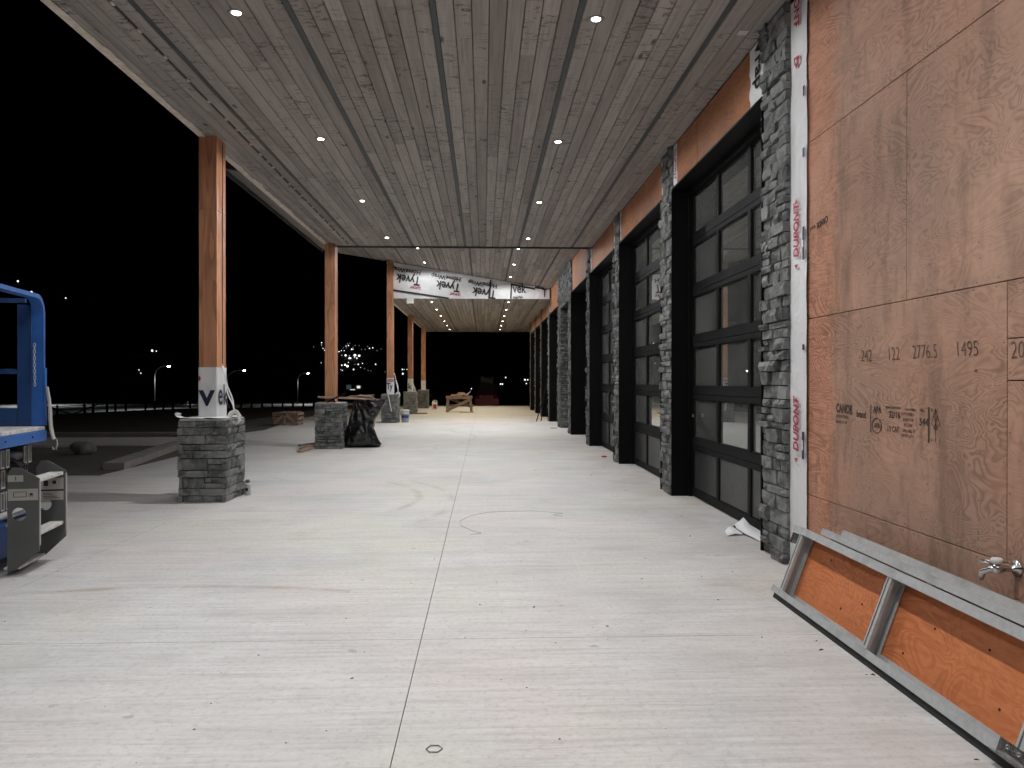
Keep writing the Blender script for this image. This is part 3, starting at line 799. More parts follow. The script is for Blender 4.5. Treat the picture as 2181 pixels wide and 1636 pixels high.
mid = canopy('canopy', 'raised middle canopy whose plank ceiling slopes up to the left', 15.9, 25.62, zs2, -5.26, 2.245, [-4.784, -3.682]+STRIPS, r, 5.2)
box('fascia', M['strip'], mid, -5.31, -5.285, 15.9, 25.62, 5.60, 6.1)
far = canopy('canopy', 'far flat canopy with plank ceiling beyond the white wrapped gable', 25.66, 42.95, lambda x: 4.10, -2.72, 2.66, STRIPS, r, 6.0)
edge_beam(far, 25.66, 42.95, 4.10, r)
box('end_trim', M['strip'], near, -3.2, 2.24, 15.871, 15.90, 4.085, 4.13)
# gable between the near and middle canopies (faces away), thin dark edge
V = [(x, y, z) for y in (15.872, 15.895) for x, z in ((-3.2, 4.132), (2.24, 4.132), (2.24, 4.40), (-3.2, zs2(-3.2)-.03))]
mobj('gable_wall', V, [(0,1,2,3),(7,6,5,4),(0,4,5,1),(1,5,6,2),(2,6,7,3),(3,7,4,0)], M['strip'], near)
# white wrapped gable at the far canopy
V = []; F = []; NX, NZ = 70, 14
for j in range(NZ+1):
    for i in range(NX+1):
        x = -2.985+(2.19+2.985)*i/NX; zb = 4.085; ztp = zs2(x)-.015; v = j/NZ; z = zb+(ztp-zb)*v
        y = 25.52+.016*mnoise.noise(Vector((x*2.2+z*1.5, z*2.5, 1)))+.010*mnoise.noise(Vector((x*5-z*4, z*4, 7)))
        V.append((x, y, z))
for j in range(NZ):
    for i in range(NX):
        a = j*(NX+1)+i; F.append((a, a+1, a+NX+2, a+NX+1))
gab = mobj('gable_wrap', V, F, M['wrap'], mid, True)
V = [(x, y, z) for y in (25.56, 25.615) for x, z in ((-2.98, 4.12), (2.19, 4.12), (2.19, zs2(2.19)-.01), (-2.98, zs2(-2.98)-.01))]
mobj('gable_sheathing', V, [(0,1,2,3),(7,6,5,4),(0,4,5,1),(1,5,6,2),(2,6,7,3),(3,7,4,0)], M['ply_new'], mid)
YT = 25.496
def inv(body, size, x, z, m='black_ink', bold=.004, sx=.95): text(body, size, M[m], gab, (x, YT, z), (-1, 0, .15), (-.15, 0, -1), bold, sx=sx, ext=.001)
for q in range(3):
    dx, dz = 1.31*q, -.215*q
    inv('Tyvek', .40, -2.07+dx-(.12 if q == 2 else 0), 4.775+dz, bold=.008, sx=.80); inv('HomeWrap', .20, -2.06+dx-(.1 if q == 2 else 0), 4.985+dz, sx=1.0)
    if q < 2: inv('DUPONT', .115, -2.07+dx, 4.46+dz, 'red_ink', .004, .72)
text('vek', .42, M['black_ink'], gab, (.97, YT, 4.29), (1, 0, 0), (0, 0, 1), .008, sx=.72, ext=.001)
text('meWr', .13, M['black_ink'], gab, (.97, YT, 4.095), (1, 0, 0), (0, 0, 1), .004, sx=.95, ext=.001)
text('T', .38, M['black_ink'], gab, (1.95, YT, 4.16), (1, 0, 0), (0, 0, 1), .008, sx=.6, ext=.001)
for pts in (((-2.985, 4.355), (-1.15, 4.09)), ((.235, 4.70), (.19, 4.09)), ((.93, 4.60), (.90, 4.09)), ((.93, 4.56), (1.7, 4.41)), ((1.7, 4.46), (2.0, 4.43))):
    MB().bar((pts[0][0], YT-.004, pts[0][1]), (pts[1][0], YT-.004, pts[1][1]), .004, .055).build('tape', M['black_ink'], gab)
box('paper_flap', M['white'], gab, -2.53, -2.30, 25.47, 25.475, 3.915, 4.10)

box('paper_tag', M['cap'], near, 2.02, 2.10, 6.02, 6.10, 4.112, 4.1165)
# recessed downlights: ring, reflector, lit lens and the lamp itself
def downlight(x, y, z, label, colr, lensm, tilt=0.0, power=SPOT_W):
    e = empty('downlight', (x, y, z), label, 'downlight', 'recessed downlights in the canopy ceilings')
    e.rotation_euler = (0, tilt, 0)
    T = Matrix.Translation((x, y, z)) @ Matrix.Rotation(tilt, 4, 'Y')
    rg = MB(); n = 24
    for rr, zz in ((.034, .001), (.036, -.006), (.062, -.006), (.066, -.001)):
        for k in range(n):
            a = 2*math.pi*k/n; rg.V.append((rr*math.cos(a), rr*math.sin(a), zz))
    for q in range(3):
        for k in range(n):
            k2 = (k+1) % n; rg.F.append((q*n+k, (q+1)*n+k, (q+1)*n+k2, q*n+k2)); rg.M.append(0)
    rg.build('trim_ring', M['ring'], e, True, T)
    MB().lathe([(.034, -.003), (.031, -.008), (.022, -.012), (.010, -.014)], (0, 0, 0), 20).build('lens', M[lensm], e, True, T)
    ld = bpy.data.lights.new('downlight_lamp', 'SPOT'); ld.energy = power; ld.color = colr
    ld.spot_size = R(106); ld.spot_blend = 1.0; ld.shadow_soft_size = .035
    lo = link(bpy.data.objects.new('downlight_lamp', ld)); lo.matrix_basis = Matrix.Translation((x, y, z-.055)); setp(lo, e)
    # wide spill of the frosted lens
    ls = bpy.data.lights.new('downlight_spill', 'SPOT'); ls.energy = power*.19; ls.color = colr
    ls.spot_size = R(176); ls.spot_blend = .25; ls.shadow_soft_size = .03
    lo = link(bpy.data.objects.new('downlight_spill', ls)); lo.matrix_basis = Matrix.Translation((x, y, z-.05)); setp(lo, e)
ORD = ['behind the viewer', 'overhead', 'nearest', 'second', 'third', 'fourth', 'fifth', 'sixth', 'seventh']
for k in range(-2, 4):
    y = 5.88+3.015*k
    for x, side in ((-1.861, 'left'), (.861, 'right')):
        if k < 0:
            lab = 'recessed downlight, %s in the %s row, out of frame behind and above the viewer' % ({-1: 'first', -2: 'second', -3: 'third'}[k], side)
        else:
            lab = 'recessed downlight, %s from the viewer in the %s row of the near ceiling' % (['first', 'second', 'third', 'fourth'][k], side)
        downlight(x, y, 4.12, lab, SPOT_COL, 'lens')
tl = math.atan(.1644)
for k, y in enumerate((19.2, 21.8, 24.4)):
    for x, side in ((-1.861, 'left'), (.861, 'right')):
        downlight(x, y, zs2(x), 'recessed downlight, %s from the viewer in the %s row of the raised sloping ceiling' % (['first', 'second', 'third'][k], side), SPOT_COL, 'lens', tl, SPOT_W*1.25)
for k, y in enumerate((26.7, 29.5, 32.3, 35.15, 37.9, 40.7)):
    for x, side in ((-1.79, 'left'), (.868, 'right')):
        downlight(x, y, 4.10, 'warm recessed downlight, %s from the white gable in the %s row of the far ceiling' % (['first', 'second', 'third', 'fourth', 'fifth', 'sixth'][k], side),
                  SPOT_FAR if k > 0 else (1, .93, .8), 'lensfar', 0, SPOT_W*.85)

# ------------------------------------------------------------------ columns on stone pedestals
CW = {1: 'front', 2: 'right'}
COLS = [(-3.115, 8.98, 4.125), (-3.085, 15.74, 4.125), (-3.06, 25.44, 5.30), (-3.05, 32.28, 4.105), (-3.04, 39.05, 4.105)]
CLAB = ['nearest column: reddish timber post, white wrapped foot, dark stone pedestal with coiled cable',
        'second column: bare reddish timber post on stone pedestal beside the black bin bag',
        'tall third column at the white gable, wrapped foot with T and y on its pedestal',
        'fourth column under the far canopy, letter k on its white wrapped foot',
        'farthest column, plain white wrapped foot on a dark stone pedestal']
for k, (cx, cy, zt) in enumerate(COLS):
    c = empty('column', (cx, cy, 0), CLAB[k], 'column', 'columns along the open side')
    r = random.Random(200+k); hx, hy, ph = .268, .335, .905
    d = .05
    core = box('pedestal', M['mortar'], c, cx-hx+d, cx+hx-d, cy-hy+d, cy+hy-d, 0, ph)
    ms = []
    rows = []; z = 0
    while z < ph-.01:
        h = r.uniform(.07, .14) if k != 1 else r.uniform(.055, .11); h = ph-z if ph-z-h < .05 else h; rows.append((z, h)); z += h
    for q, (z, h) in enumerate(rows):
        own = q % 2
        for wd, nd, L_, org in (((1,0,0), (0,-1,0), 2*hx-(0 if own else 2*d), (cx-hx+(0 if own else d), cy-hy+d, z)),
                               ((-1,0,0), (0,1,0), 2*hx-(0 if own else 2*d), (cx+hx-(0 if own else d), cy+hy-d, z)),
                               ((0,1,0), (1,0,0), 2*hy-(2*d if own else 0), (cx+hx-d, cy-hy+(d if own else 0), z)),
                               ((0,-1,0), (-1,0,0), 2*hy-(2*d if own else 0), (cx-hx+d, cy+hy-(d if own else 0), z))):
            ms += lay(org, wd, nd, L_, h, r, (h, h), (.13, .34) if k != 1 else (.08, .22), (.040, .066))
    put_stones(ms, core, r, joined=(k > 1))
    box('pedestal_cap', M['cap'], c, cx-hx+.012, cx+hx-.012, cy-hy+.012, cy+hy-.012, ph+.0005, ph+.016, .004)
    # built-up timber post: facing boards over a core, with a joint part way up
    px, py = .1, .15; t_ = .019; zb = ph+.017; zj = 3.28
    post = box('post', M['post'], c, cx-px+t_, cx+px-t_, cy-py+t_, cy+py-t_, zb, zt)
    for z0, z1 in ((zb, zj-.0015), (zj+.0015, zt)):
        box('facing_board', M['post'], post, cx-px, cx+px, cy-py, cy-py+t_-.001, z0, z1, .002)
        box('facing_board', M['post'], post, cx-px, cx+px, cy+py-t_+.001, cy+py, z0, z1, .002)
        box('facing_board', M['post'], post, cx+px-t_+.001, cx+px-.0015, cy-py+t_, cy+py-t_, z0, z1, .002)
        box('facing_board', M['post'], post, cx-px+.0015, cx-px+t_-.001, cy-py+t_, cy+py-t_, z0, z1, .002)
    if k != 1:
        wt_ = [1.50, 0, 1.46, 1.46, 1.40][k]
        ring = [(-px-.004, -py-.004), (px+.004, -py-.004), (px+.004, py+.004), (-px-.004, py+.004)]
        b_ = MB(); NP = 12; NZ = 14; pts = []
        for s in range(4):
            a = ring[s]; e = ring[(s+1) % 4]
            for q in range(NP): pts.append((a[0]+(e[0]-a[0])*q/NP, a[1]+(e[1]-a[1])*q/NP))
        for j in range(NZ+1):
            z = zb+.003+(wt_-zb)*j/NZ
            for q, (x, y) in enumerate(pts):
                nn = .5+.5*mnoise.noise(Vector((x*16+k, y*16, z*7))); f = 1+.035*nn
                b_.V.append((cx+x*f, cy+y*(1+.022*nn), z))
        n4 = len(pts)
        for j in range(NZ):
            for q in range(n4):
                q2 = (q+1) % n4; b_.F.append((j*n4+q, j*n4+q2, (j+1)*n4+q2, (j+1)*n4+q)); b_.M.append(0)
        wp = b_.build('house_wrap', M['wrap'], c, True)
        # skirt of wrap lying on the pedestal
        s_ = MB(); n_ = 36
        for ri, ro in enumerate((.0, 1.0)):
            for q in range(n_):
                a = 2*math.pi*q/n_; ca, sa = math.cos(a), math.sin(a); m_ = max(abs(ca)/1.0, abs(sa)/1.0)
                x0 = ca/m_*(px+.002); y0 = sa/m_*(py+.002); x1 = ca/m_*(hx-.01)*(1+.05*r.uniform(-1, 1)); y1 = sa/m_*(hy-.01)*(1+.05*r.uniform(-1, 1))
                s_.V.append((cx+(x1 if ro else x0), cy+(y1 if ro else y0), ph+.024+(.012 if not ro else .012*r.random())))
        for q in range(n_):
            q2 = (q+1) % n_; s_.F.append((q, n_+q, n_+q2, q2)); s_.M.append(0)
        if k == 0:
            MB().tube([(cx+px+.002, cy+.035, zt-.02), (cx+px+.003, cy+.038, 2.9), (cx+px+.002, cy+.03, 2.0), (cx+px+.004, cy+.032, 1.55)], .004, 5).build('wire', M['rubber'], post)
        if k == 0:   # curled corner
            b0 = len(s_.V); pr = [(-.20, .006), (-.26, .012), (-.30, .03), (-.315, .055), (-.30, .075), (-.285, .07)]
            for x, z in pr: s_.V += [(cx+x, cy-.30, ph+.02+z), (cx+x+.02, cy-.18, ph+.02+z*.8)]
            for q in range(len(pr)-1): s_.F.append((b0+2*q, b0+2*q+2, b0+2*q+3, b0+2*q+1)); s_.M.append(0)
        s_.build('wrap_skirt', M['wrap'], c)
        fy = cy-py-.013; fx = cx+px+.013
        if k == 0:
            text('v', .36, M['navy'], wp, (cx-.092, fy, 1.075), (1,0,0), (0,0,1), .007, sx=1.05); text('e', .36, M['navy'], wp, (fx, cy-.150, 1.08), (0,1,0), (0,0,1), .005, sx=.92); text('k', .33, M['navy'], wp, (fx, cy+.02, 1.08), (0,1,0), (0,0,1), .005, sx=.9)
            hd = MB(); hd.V = [(cx-.102, fy, 1.375)]+[(cx-.102+.026*math.sin(a*.314), fy, 1.375+.03*math.cos(a*.314)) for a in range(11)]
            hd.F = [tuple(range(12))]; hd.M = [0]; hd.build('red_mark', M['red_ink'], wp)
        elif k == 2:
            text('T', .30, M['navy'], wp, (cx-.11, fy, 1.09), (1,0,0), (0,0,1), .006, sx=.7); text('y', .30, M['navy'], wp, (cx+.0, fy, 1.09), (1,0,0), (0,0,1), .006, sx=.65); text('DUPONT', .13, M['red_ink'], wp, (cx-.09, fy, 1.33), (1,0,0), (0,0,1), .006, sx=.42)
        elif k == 3:
            text('k', .34, M['black_ink'], wp, (cx-.085, fy, 1.03), (1,0,0), (0,0,1), .006, sx=.9)

# ------------------------------------------------------------------ cables hanging from the posts
def cable(label, top, base, hang, coil_r, loops, rad=.0085):
    b = MB(); r = random.Random(int(abs(top[1])*10))
    for s in (0, 1):
        pts = []
        A, B, C_ = Vector(top), Vector(base), Vector(hang)
        for i in range(15):
            t = i/14; p = A*(1-t)**2+B*2*t*(1-t)+C_*t*t
            p += Vector((.010*math.sin(t*9+s*1.5)+.014*s*(1-t)*4*t, .012*s, 0)); pts.append(p)
        b.tube(pts, rad, 6)
    for l in range(loops):
        rr = coil_r*r.uniform(.8, 1.1); o = Vector(hang)+Vector((r.uniform(-.012, .012), r.uniform(-.015, .015), -coil_r*.9+r.uniform(-.015, .015)))
        tw = r.uniform(-.5, .5)
        b.tube([o+Vector((rr*math.cos(a*.2618)*math.cos(tw)*.9, rr*math.cos(a*.2618)*math.sin(tw), rr*math.sin(a*.2618))) for a in range(24)], rad, 6, closed=True)
    return tag(b.build('cable', M['cable'], None, True), label, 'cable', 'white cables hanging from the posts')
cable('white cable looping down the nearest post to a coil on its stone pedestal', (-3.01, 8.98, 1.52), (-2.93, 8.92, 1.22), (-2.83, 8.86, 1.0), .075, 7)
cable('white cable hanging from the tall third column to a coil on its pedestal', (-2.95, 25.44, 1.62), (-2.83, 25.35, 1.30), (-2.79, 25.25, .98), .08, 4, .013)
b = MB().tube([(-2.93, 32.28, 1.25), (-2.90, 32.2, 1.1), (-2.86, 32.1, .95)], .012, 6).tube([(-2.93, 32.3, 1.2), (-2.85, 32.2, 1.06), (-2.82, 32.1, .95)], .012, 6)
tag(b.build('cable', M['cable']), 'short white cable beside the letter k on the fourth column', 'cable', 'white cables hanging from the posts')
b = MB().tube([(-2.78, 38.9, 1.15), (-2.72, 38.5, .9), (-2.45, 37.6, .44)], .012, 6)
tag(b.build('pole_stick', M['steel']), 'thin dark stick slanting from the farthest column to the jug', 'stick')
b = MB().bar((-3.10, 25.07, .98), (-2.98, 25.02, .38), .03, .02)
tag(b.build('batten', M['white']), 'thin white batten leaning on the front of the third pedestal', 'batten')

# ------------------------------------------------------------------ things around the columns
# spray can
b = MB().lathe([(.031, 0), (.033, .004), (.033, .125), (.030, .135), (.018, .148)], (-2.785, 9.20, 0), 16)
canb = tag(b.build('spray_can', M['can'], None, True), 'small spray can standing at the foot of the nearest pedestal', 'spray can')
MB().lathe([(.024, .148), (.025, .15), (.025, .180), (.022, .184)], (-2.785, 9.20, 0), 14).build('cap', M['greyp'], canb, True)
box('label', M['rubber'], canb, -2.80, -2.77, 9.164, 9.1665, .05, .09)
# board clamped across the second post with offcuts on it
bd = MB().box(-.56, .56, -.045, .045, -.019, .019, 0, .003)
Tb = Matrix.Translation((-2.75, 15.53, 1.012)) @ Matrix.Rotation(R(-1.5), 4, 'Z') @ Matrix.Rotation(R(2.0), 4, 'Y')
brd = tag(bd.build('board', M['lumber'], None, T=Tb), 'pale board clamped level across the second timber post', 'board')
for i, (x, y, z, L_, a, tl_) in enumerate(((-2.50, 15.56, 1.045, .34, 8, 3), (-2.40, 15.50, 1.062, .42, -6, -3), (-2.58, 15.62, 1.04, .3, 20, 0), (-2.36, 15.60, 1.05, .3, -15, 8))):
    T = Matrix.Translation((x, y, z)) @ Matrix.Rotation(R(a), 4, 'Z') @ Matrix.Rotation(R(tl_), 4, 'Y')
    tag(MB().box(-L_/2, L_/2, -.03, .03, -.009, .009, 0, .002).build('offcut', M['lumber'], None, T=T),
        ['left short offcut lying on the clamped board', 'long top offcut lying along the clamped board', 'thin offcut at the back of the clamped board', 'tilted offcut at the right end of the clamped board'][i], 'offcut', 'wood offcuts on the clamped board')
cl = MB().bar((-2.99, 15.47, 1.0), (-2.74, 15.52, 1.12), .03, .025).bar((-2.99, 15.47, 1.0), (-2.96, 15.50, .90), .022, .022).bar((-2.99, 15.49, 1.0), (-3.12, 15.52, .93), .02, .02)
tag(cl.build('clamp', M['steel']), 'dark clamp holding the pale board to the second post', 'clamp')
for i, (p, q, wd, h) in enumerate((((-3.47, 14.62, .03), (-3.40, 15.62, .03), .09, .04), ((-3.56, 15.15, .02), (-3.38, 15.55, .10), .09, .038), ((-3.62, 15.3, .085), (-3.36, 15.9, .085), .085, .038))):
    b = MB().bar(p, q, wd, h)
    tag(b.build('offcut', M['lumber'] if i == 0 else M['lumber_old']), ['pale lumber length lying on the slab beside the second pedestal', 'dark short lumber propped beside the second pedestal', 'rear lumber piece behind the second pedestal'][i], 'lumber', 'lumber beside the second pedestal')
# bin bag
b = MB(); NU, NVv = 72, 40
import functools
def lerp(tbl, v):
    for (a, x), (c_, y) in zip(tbl, tbl[1:]):
        if v <= c_: return x+(y-x)*(v-a)/(c_-a)
    return tbl[-1][1]
Lx = [(0, -2.85), (.06, -2.875), (.25, -2.83), (.5, -2.76), (.75, -2.69), (.93, -2.645), (1, -2.635)]
Rx = [(0, -2.13), (.05, -2.09), (.15, -2.16), (.35, -2.24), (.55, -2.22), (.75, -2.10), (.9, -2.02), (1, -1.99)]
Tk = [(0, .14), (.08, .20), (.3, .22), (.55, .17), (.8, .10), (.95, .07), (1, .06)]
def fold(x, z, s):
    n = mnoise.noise(Vector((x*4.5, z*3.2, s*5+2)))*.035
    a = math.atan2(x+2.62, 1.06-z+.02)            # folds radiating from the tied corner
    n += .020*math.sin(a*22+s*2)*max(0, (z-.25))*1.5
    n += .016*abs(math.sin(z*23+math.sin(x*7)*2+s))*max(0, min(1, (x+2.42)*5))
    n += .03*(1-abs(mnoise.noise(Vector((x*7+1, z*5+x*6, s*3+1)))))**6
    return n
for j in range(NVv+1):
    v = j/NVv; zt = .012+v*1.0
    x0, x1, tk = lerp(Lx, v), lerp(Rx, v), lerp(Tk, v)
    for i in range(NU):
        a = 2*math.pi*i/NU; cx_ = (x0+x1)/2; hw = (x1-x0)/2
        ca = math.copysign(abs(math.cos(a))**.75, math.cos(a)); sa = math.copysign(abs(math.sin(a))**.8, math.sin(a))
        x = cx_+hw*ca; z = zt+.035*math.sin((x-x0)*9)*(v > .9)
        y = 15.86+tk*sa+fold(x, z, sa)*(-1 if sa < 0 else 1)*min(1, abs(sa)*1.5)
        if v < .03: y = 15.86+(y-15.86)*.8
        b.V.append((x+.012*mnoise.noise(Vector((z*12, sa, 3))), y, max(.004, z)))
for j in range(NVv):
    for i in range(NU):
        i2 = (i+1) % NU; b.F.append((j*NU+i, j*NU+i2, (j+1)*NU+i2, (j+1)*NU+i)); b.M.append(0)
b.F.append(tuple(range(NU))[::-1]); b.M.append(0)
tag(b.build('bin_bag', M['bag'], None, True), 'black plastic bin bag hanging open from the board by the second pedestal', 'bin bag')
# buckets by the third pedestal
def bucket(x, y, label, r0=.135, h=.37, blue=True, lid=True):
    e = empty('bucket', (x, y, 0), label, 'bucket')
    MB().lathe([(r0*.86, 0), (r0*.88, .005), (r0*.98, h*.72), (r0*1.04, h*.72), (r0*1.04, h*.78), (r0, h*.79), (r0*1.02, h)], (x, y, 0), 22).build('body', M['bucket'], e, True)
    if lid: MB().lathe([(r0*1.08, h), (r0*1.09, h+.03), (r0*1.0, h+.045), (r0*.9, h+.04)], (x, y, 0), 22).build('lid', M['white'], e, True)
    if blue:
        b = MB()
        for a0, a1, z0, z1 in ((-150, -30, h*.38, h*.62),):
            n = 10
            for q in range(n+1):
                a = R(a0+(a1-a0)*q/n); rr = r0*.965+.004
                b.V += [(x+rr*math.cos(a), y+rr*math.sin(a), z0), (x+rr*1.01*math.cos(a), y+rr*1.01*math.sin(a), z1)]
            for q in range(n): b.F.append((2*q, 2*q+2, 2*q+3, 2*q+1)); b.M.append(0)
        b.build('label', M['bluelabel'], e)
    MB().tube([(x+r0*1.03*math.cos(R(a)), y-.03+r0*math.sin(R(a))*.3, h*.78-.10*math.sin(R(a-180))) for a in range(180, 361, 15)], .003, 4).build('handle', M['galv'], e)
    return e
bucket(-2.585, 25.50, 'grey bucket with white lid and blue label beside the third pedestal')
# jug by the last pedestal
e = empty('jug', (-2.37, 37.36, 0), 'white jug with red label standing beside the farthest pedestal', 'jug')
MB().box(-2.50, -2.24, 37.25, 37.47, 0, .36, 0, .03).lathe([(.04, .36), (.04, .41), (.03, .42)], (-2.43, 37.36, 0), 12).tube([(-2.40, 37.36, .36), (-2.36, 37.36, .43), (-2.28, 37.36, .43), (-2.25, 37.36, .34)], .018, 6).build('body', M['white'], e)
box('label', M['redlabel'], e, -2.43, -2.26, 37.244, 37.249, .06, .24)
# stick lying by the fourth pedestal
tag(MB().bar((-2.75, 31.9, .03), (-2.35, 32.1, .03), .05, .05).build('offcut', M['lumber_old']), 'short wood block lying at the foot of the fourth pedestal', 'offcut')
# sawhorse
S = empty('sawhorse', (-1.08, 34.2, 0), 'wooden sawhorse bench heaped with offcuts under the far canopy', 'sawhorse')
x0, x1 = -1.66, -.49
MB().box(x0, x1, 33.95, 34.5, .66, .71, 0, .004).build('top_board', M['lumber_old'], S)
for x, s in ((x0+.10, -1), (x1-.10, 1)):
    for y, d in ((34.0, -.06), (34.45, .06)): MB().bar((x, y, .66), (x+s*.05, y+d, 0), .11, .09, up=(0, 1, 0)).build('leg', M['lumber_old'], S)
MB().bar((x0+.1, 33.95, .10), (x1-.12, 33.95, .55), .05, .13).build('brace', M['lumber_old'], S); MB().bar((x0+.12, 34.5, .58), (x1-.1, 34.5, .25), .05, .13).build('brace', M['lumber_old'], S)
MB().bar((x0+.05, 34.2, .30), (x1+.05, 34.2, .28), .04, .09).build('stretcher', M['lumber_old'], S); MB().bar((x0, 33.93, .615), (x1, 33.93, .615), .035, .09).build('apron', M['lumber_old'], S)
for i, (x, y, z, L_, a, m_) in enumerate(((-1.20, 34.1, .745, .5, 12, 'lumber'), (-.98, 34.0, .78, .36, -8, 'lumber'), (-1.0, 34.2, .83, .30, 25, 'lumber'), (-.82, 34.15, .745, .30, 5, 'lumber_old'), (-1.02, 33.94, .70, .16, 80, 'lumber'))):
    T = Matrix.Translation((x, y, z)) @ Matrix.Rotation(R(a), 4, 'Z')
    tag(MB().box(-L_/2, L_/2, -.09, .09, -.03, .03, 0, .004).build('offcut', M[m_], None, T=T), ['long left offcut in the heap on the sawhorse', 'pale middle offcut in the heap on the sawhorse', 'topmost offcut of the heap on the sawhorse', 'dark right offcut in the heap on the sawhorse', 'small block on the front edge of the sawhorse'][i], 'offcut', 'offcuts on the sawhorse')
tag(MB().tube([(-.80, 34.1, .76), (-.66, 34.1, .82), (-.56, 34.1, .93)], [.02, .016, .012], 8).build('hammer_handle', M['white']), 'pale handle sticking up from the right end of the sawhorse heap', 'handle')
tag(MB().box(-1.05, -.42, 33.2, 33.8, .002, .02, 0, .003).build('plywood_scrap', M['lumber_old']), 'grey plywood scrap lying in front of the sawhorse', 'plywood')
# crate on the left
C_ = empty('crate', (-6.1, 24.1, 0), 'slatted wooden crate beyond the slab edge, left of the second column', 'crate')
x0, x1, y0, y1, h = -6.45, -5.70, 23.8, 24.6, .40
for s in range(3):
    z = .03+s*.13
    MB().bar((x0, y0, z+.05), (x1, y0, z+.05), .02, .09).build('slat', M['lumber_old'], C_); MB().bar((x0, y1, z+.05), (x1, y1, z+.05), .02, .09).build('slat', M['lumber_old'], C_)
    MB().bar((x1, y0, z+.05), (x1, y1, z+.05), .02, .09).build('slat', M['lumber_old'], C_); MB().bar((x0, y0, z+.05), (x0, y1, z+.05), .02, .09).build('slat', M['lumber_old'], C_)
for x in (x0+.03, x1-.03):
    for y in (y0+.03, y1-.03): box('post', M['lumber_old'], C_, x-.025, x+.025, y-.02, y+.02, 0, h, .003)
for a, b_ in (((x0+.05, .05), (-6.08, .36)), ((x1-.05, .05), (-6.08, .36)), ((-6.08, .02), (-6.08, .38))): MB().bar((a[0], y0-.02, a[1]), (b_[0], y0-.02, b_[1]), .02, .07).build('brace', M['lumber'], C_)
for i in range(4): MB().bar((x0+.1+.15*i, y0+.05, .36+.02*(i % 2)), (x0+.2+.16*i, y1-.1, .40), .05, .035).build('slat', M['lumber_old'], C_)
# boulder
b = MB(); n, m_ = 18, 12
for j in range(m_+1):
    ph = math.pi*j/m_
    for i in range(n):
        a = 2*math.pi*i/n; d = Vector((math.sin(ph)*math.cos(a), math.sin(ph)*math.sin(a), math.cos(ph)))
        rr = 1+.35*mnoise.noise(d*1.5+Vector((3, 1, 2)))+.12*mnoise.noise(d*4)
        b.V.append((-7.40+.20*rr*d.x, 14.55+.17*rr*d.y, .10+.16*rr*d.z))
for j in range(m_):
    for i in range(n):
        i2 = (i+1) % n; b.F.append((j*n+i, (j+1)*n+i, (j+1)*n+i2, j*n+i2)); b.M.append(0)
tag(b.build('boulder', M['rock'], None, True), 'lone grey boulder sitting on the gravel bed', 'boulder')
# tripod bars at the far doors
for i, (p, q) in enumerate((((1.78, 25.9, 0), (2.17, 26.2, 1.25)), ((1.95, 26.1, 0), (2.18, 26.3, 1.7)))):
    tag(MB().tube([p, q], .016, 6).build('steel_bar', M['steel']), ['shorter thin black bar leaning on the far stone pier', 'longer thin black bar leaning on the far stone pier'][i], 'bar', 'bars leaning at the far doors')
tag(MB().box(1.93, 2.12, 22.05, 22.18, .001, .012, 0, .002).build('floor_scrap', M['rubber']), 'flat black scrap on the slab by the stone entry', 'scrap')
tag(MB().box(2.10, 2.18, 13.55, 13.68, .002, .02, 0, .004).build('red_scrap', M['rubbish']), 'small red scrap on the slab by the third pier', 'scrap')
# scraps of white wrap at the near door
def scrap(pts, label, mats=('wrap',), name='wrap_scrap'):
    b = MB(); L_ = len(pts)
    for p, wv in pts:
        b.V += [Vector(p)-Vector(wv)/2, Vector(p), Vector(p)+Vector(wv)/2+Vector((0, 0, .012))]
    for i in range(L_-1):
        a = 3*i; b.F += [(a, a+3, a+4, a+1), (a+1, a+4, a+5, a+2)]; b.M += [0, 0]
    o = b.build(name, M[mats[0]], None, True); md = o.modifiers.new('thickness', 'SOLIDIFY'); md.thickness = .002
    return tag(o, label, 'scrap', 'scraps of house wrap by the near door')
scrap([((2.12, 6.66, .006), (.02, .14, .0)), ((2.19, 6.70, .03), (0, .17, .02)), ((2.26, 6.72, .012), (.02, .19, .01)), ((2.31, 6.74, .05), (.03, .12, .03))], 'crumpled white wrap scrap lying flat by the near door')
scrap([((2.25, 6.86, .01), (.1, .03, .06)), ((2.28, 6.80, .09), (.09, .02, .05)), ((2.30, 6.74, .05), (.12, .02, .02)), ((2.33, 6.60, .03), (.12, .02, .02)), ((2.36, 6.40, .012), (.12, .03, .0)), ((2.35, 6.28, .012), (.1, .02, .0))], 'long folded white wrap strip leaning against the near door')
scrap([((2.27, 6.84, .03), (.06, .02, .02)), ((2.29, 6.79, .075), (.07, .02, .02)), ((2.31, 6.74, .04), (.06, .02, .0))], 'small navy printed piece between the white wrap scraps', ('navy',))
b = MB().tube([(-.21, 2.81, .003), (-.195, 2.835, .003), (-.165, 2.835, .003), (-.15, 2.81, .003), (-.165, 2.785, .003), (-.195, 2.785, .003)], .0025, 6, closed=True)
tag(b.build('rubber_ring', M['kerb'], None, True), 'thin grey rubber ring lying on the slab near the viewer', 'ring')
pts = [(-.123, 6.72, .004), (-.02, 6.80, .004), (-.10, 6.90, .004), (-.21, 7.15, .004), (-.226, 7.41, .004), (-.12, 7.7, .004), (.05, 7.88, .004), (.24, 7.93, .004), (.5, 7.95, .004), (.72, 7.84, .004), (.80, 7.78, .004), (.70, 7.70, .004), (.78, 7.62, .004)]
tag(MB().tube(pts, .0014, 5).build('string', M['kerb']), 'thin loose string curling across the slab in mid view', 'string')
